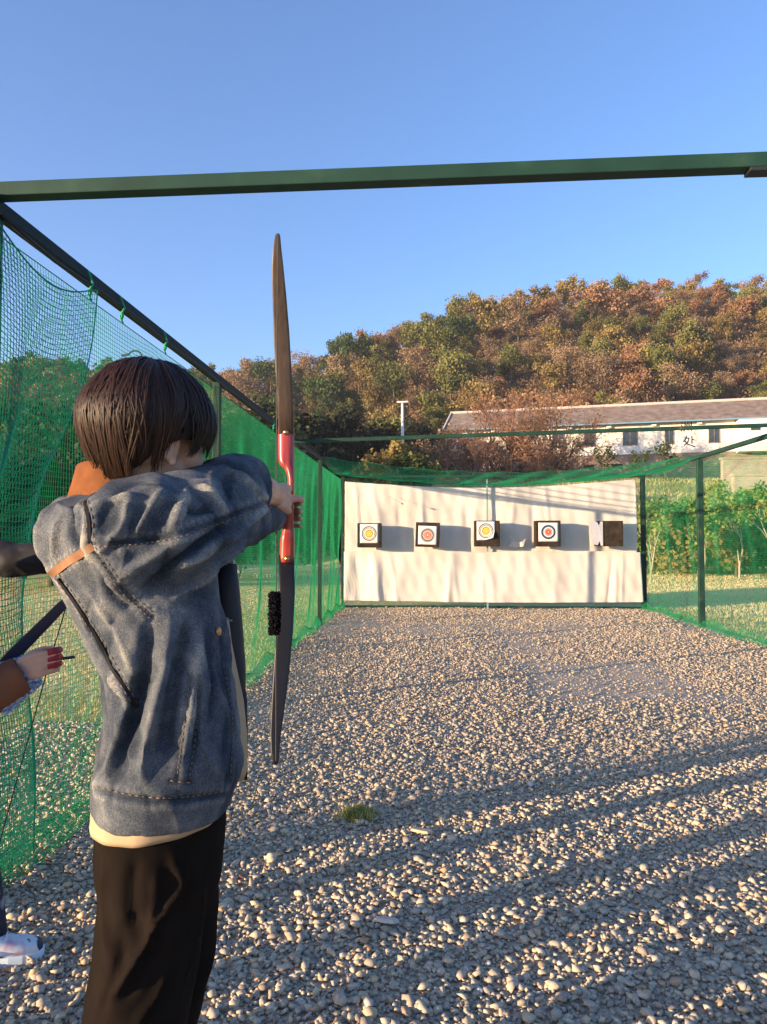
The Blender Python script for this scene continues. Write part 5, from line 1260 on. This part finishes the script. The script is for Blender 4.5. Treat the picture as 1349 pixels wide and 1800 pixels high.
# fluffy cuff
n=9000; a0=W(-12,1212,YB-.05); a1=W(60,1172,YB-.0); dcu=(a1-a0); t_=rr_.uniform(0,1,n)
o1=dcu.normalized().orthogonal().normalized(); o2=dcu.normalized().cross(o1)
an=rr_.uniform(0,6.28,n); rc=rr_.uniform(.048,.068,n)*(1-.38*t_)
P0=np.array(tuple(a0))+t_[:,None]*np.array(tuple(dcu))+np.cos(an)[:,None]*rc[:,None]*np.array(tuple(o1))+np.sin(an)[:,None]*rc[:,None]*np.array(tuple(o2))+np.array([0,0,-.008])
Vq,Fq=leaf_quads(P0,.008*rr_.uniform(.5,1.5,n)); link('fluffy_cuff',np_mesh('fluffy_cuff',Vq,Fq),mat('pale_blue_fleece',(.45,.57,.78),rough=1),jB)
redt=mat('red_finger_tab',(.28,.02,.03),rough=.5)
m=MB(); gg=g2-al*.02; S_=-ac
Pq=lambda a,b,c: gg+(S_*a+al*b+Z_*c)*.84
tab=None
for i,z in enumerate((.031,.010,-.011)):
    l=[.96,1.05,1.0][i]; m=MB(); m.tube([Pq(-.030,.012,z-.001),Pq(-.026,-.006+.042*l,z-.002),Pq(-.002,.030+.012*l,z-.004),Pq(.024,.018+.004*l,z-.005)],[.0096,.0100,.0094,.0086],12); o=m.build('finger_guard',redt,pB,smooth=True); tab=tab or o
ar=MB(); ar.tube([W(80,1161,YB-.02),W(131,1155,YB+.04)],.0042,8); o=ar.build('arrow_nock',blk2,tab)
bow2=empty('bow',W(-60,1300,YB)); tag(bow2,'dark bow tilted across the left edge of the picture beside the grassy net','bow')
BV=ray(0,1200); BV=Vector((BV.x,BV.y,0)).normalized(); BU=Vector((BV.y,-BV.x,0))
def limb2(pts,m_,name,par):
    mb=MB(); rg=[]
    for i,(x,y,hw,Y,t) in enumerate(pts):
        a=W(*pts[max(i-1,0)][:2],pts[max(i-1,0)][3]); c=W(*pts[min(i+1,len(pts)-1)][:2],pts[min(i+1,len(pts)-1)][3]); d=(c-a).normalized(); s_=d.cross(BV).normalized()
        rg.append((W(x,y,Y),s_,BV,hw*Y/1300,t/2,.45))
    ring_loft(mb,rg,16); return mb.build(name,m_,par,smooth=True)
navl=mat('navy_limb',(.02,.022,.045),rough=.4,spec=.4)
limb2([(116,1057,7,YB+.05,.006),(108,1066,9,YB+.05,.008),(85,1090,10,YB+.05,.010),(55,1120,11,YB+.05,.010),(25,1150,12,YB+.05,.012),(-15,1195,13,YB+.05,.014)],navl,'upper_limb',bow2)
limb2([(-5,1185,13,YB+.05,.02),(-40,1235,16,YB+.05,.03),(-75,1310,14,YB+.05,.034),(-105,1400,16,YB+.05,.03),(-125,1460,13,YB+.05,.02)],wood,'riser',bow2)
limb2([(-125,1450,13,YB+.05,.014),(-150,1540,12,YB+.05,.012),(-160,1650,11,YB+.05,.010),(-150,1760,9,YB+.05,.008),(-128,1820,6,YB+.05,.006)],navl,'lower_limb',bow2)
m=MB(); m.tube([W(118,1062,YB+.03),W(88,1162,YB-.0),W(0,1480,YB),W(-126,1815,YB+.03)],.0016,6); m.build('string',bpy.data.materials['bow_string'],bow2)
# ------------------------------------------------------------------ small things lying on the gravel
def slab(name,px,py,size,m_,label,cat,seed,thick=.012,tilt=(.1,.1)):
    Y=1300*1.4/(py-950); p=W(px,py,Y); p.z=float(yard_z(p.x,p.y))+.018
    r=random.Random(seed); n=9; vs=[]
    for z in (0,thick):
        for k in range(n):
            a=2*math.pi*k/n; q=size*(1+.28*math.sin(a*2+seed)+r.uniform(-.1,.1))*(1 if z==0 else .9); vs.append((math.cos(a)*q,math.sin(a)*q*.7,z))
    m=MB(); m.add(vs,[tuple(reversed(range(n))),tuple(range(n,2*n))]+[(i,(i+1)%n,(i+1)%n+n,i+n) for i in range(n)])
    o=m.build(name,m_,None,bevel=.003); o.location=p; o.rotation_euler=(tilt[0],tilt[1],r.uniform(0,6)); return tag(o,label,cat)
slab('flat_stone',680,1630,.042,mat('pale_slate',(.46,.46,.42),rough=.8),'large flat pale stone lying on the gravel near the bottom of the picture','stone',3,.014,(.25,.0))
slab('paper_scrap',426,1552,.018,mat('orange_paper',(.60,.15,.08),rough=.8),'small orange scrap on the gravel just right of the archer\'s legs','litter',5,.003,(.5,.3))
slab('paper_scrap',603,1085,.05,mat('pink_paper',(.62,.30,.26),rough=.8),'pinkish scrap lying by the left foot of the white backdrop','litter',8,.004,(.5,.3))
slab('buff_stone',742,1470,.05,mat('buff_stone',(.50,.38,.26),rough=.9),'flat buff stone on the gravel right of the weed tuft','stone',9,.012,(.1,.0))
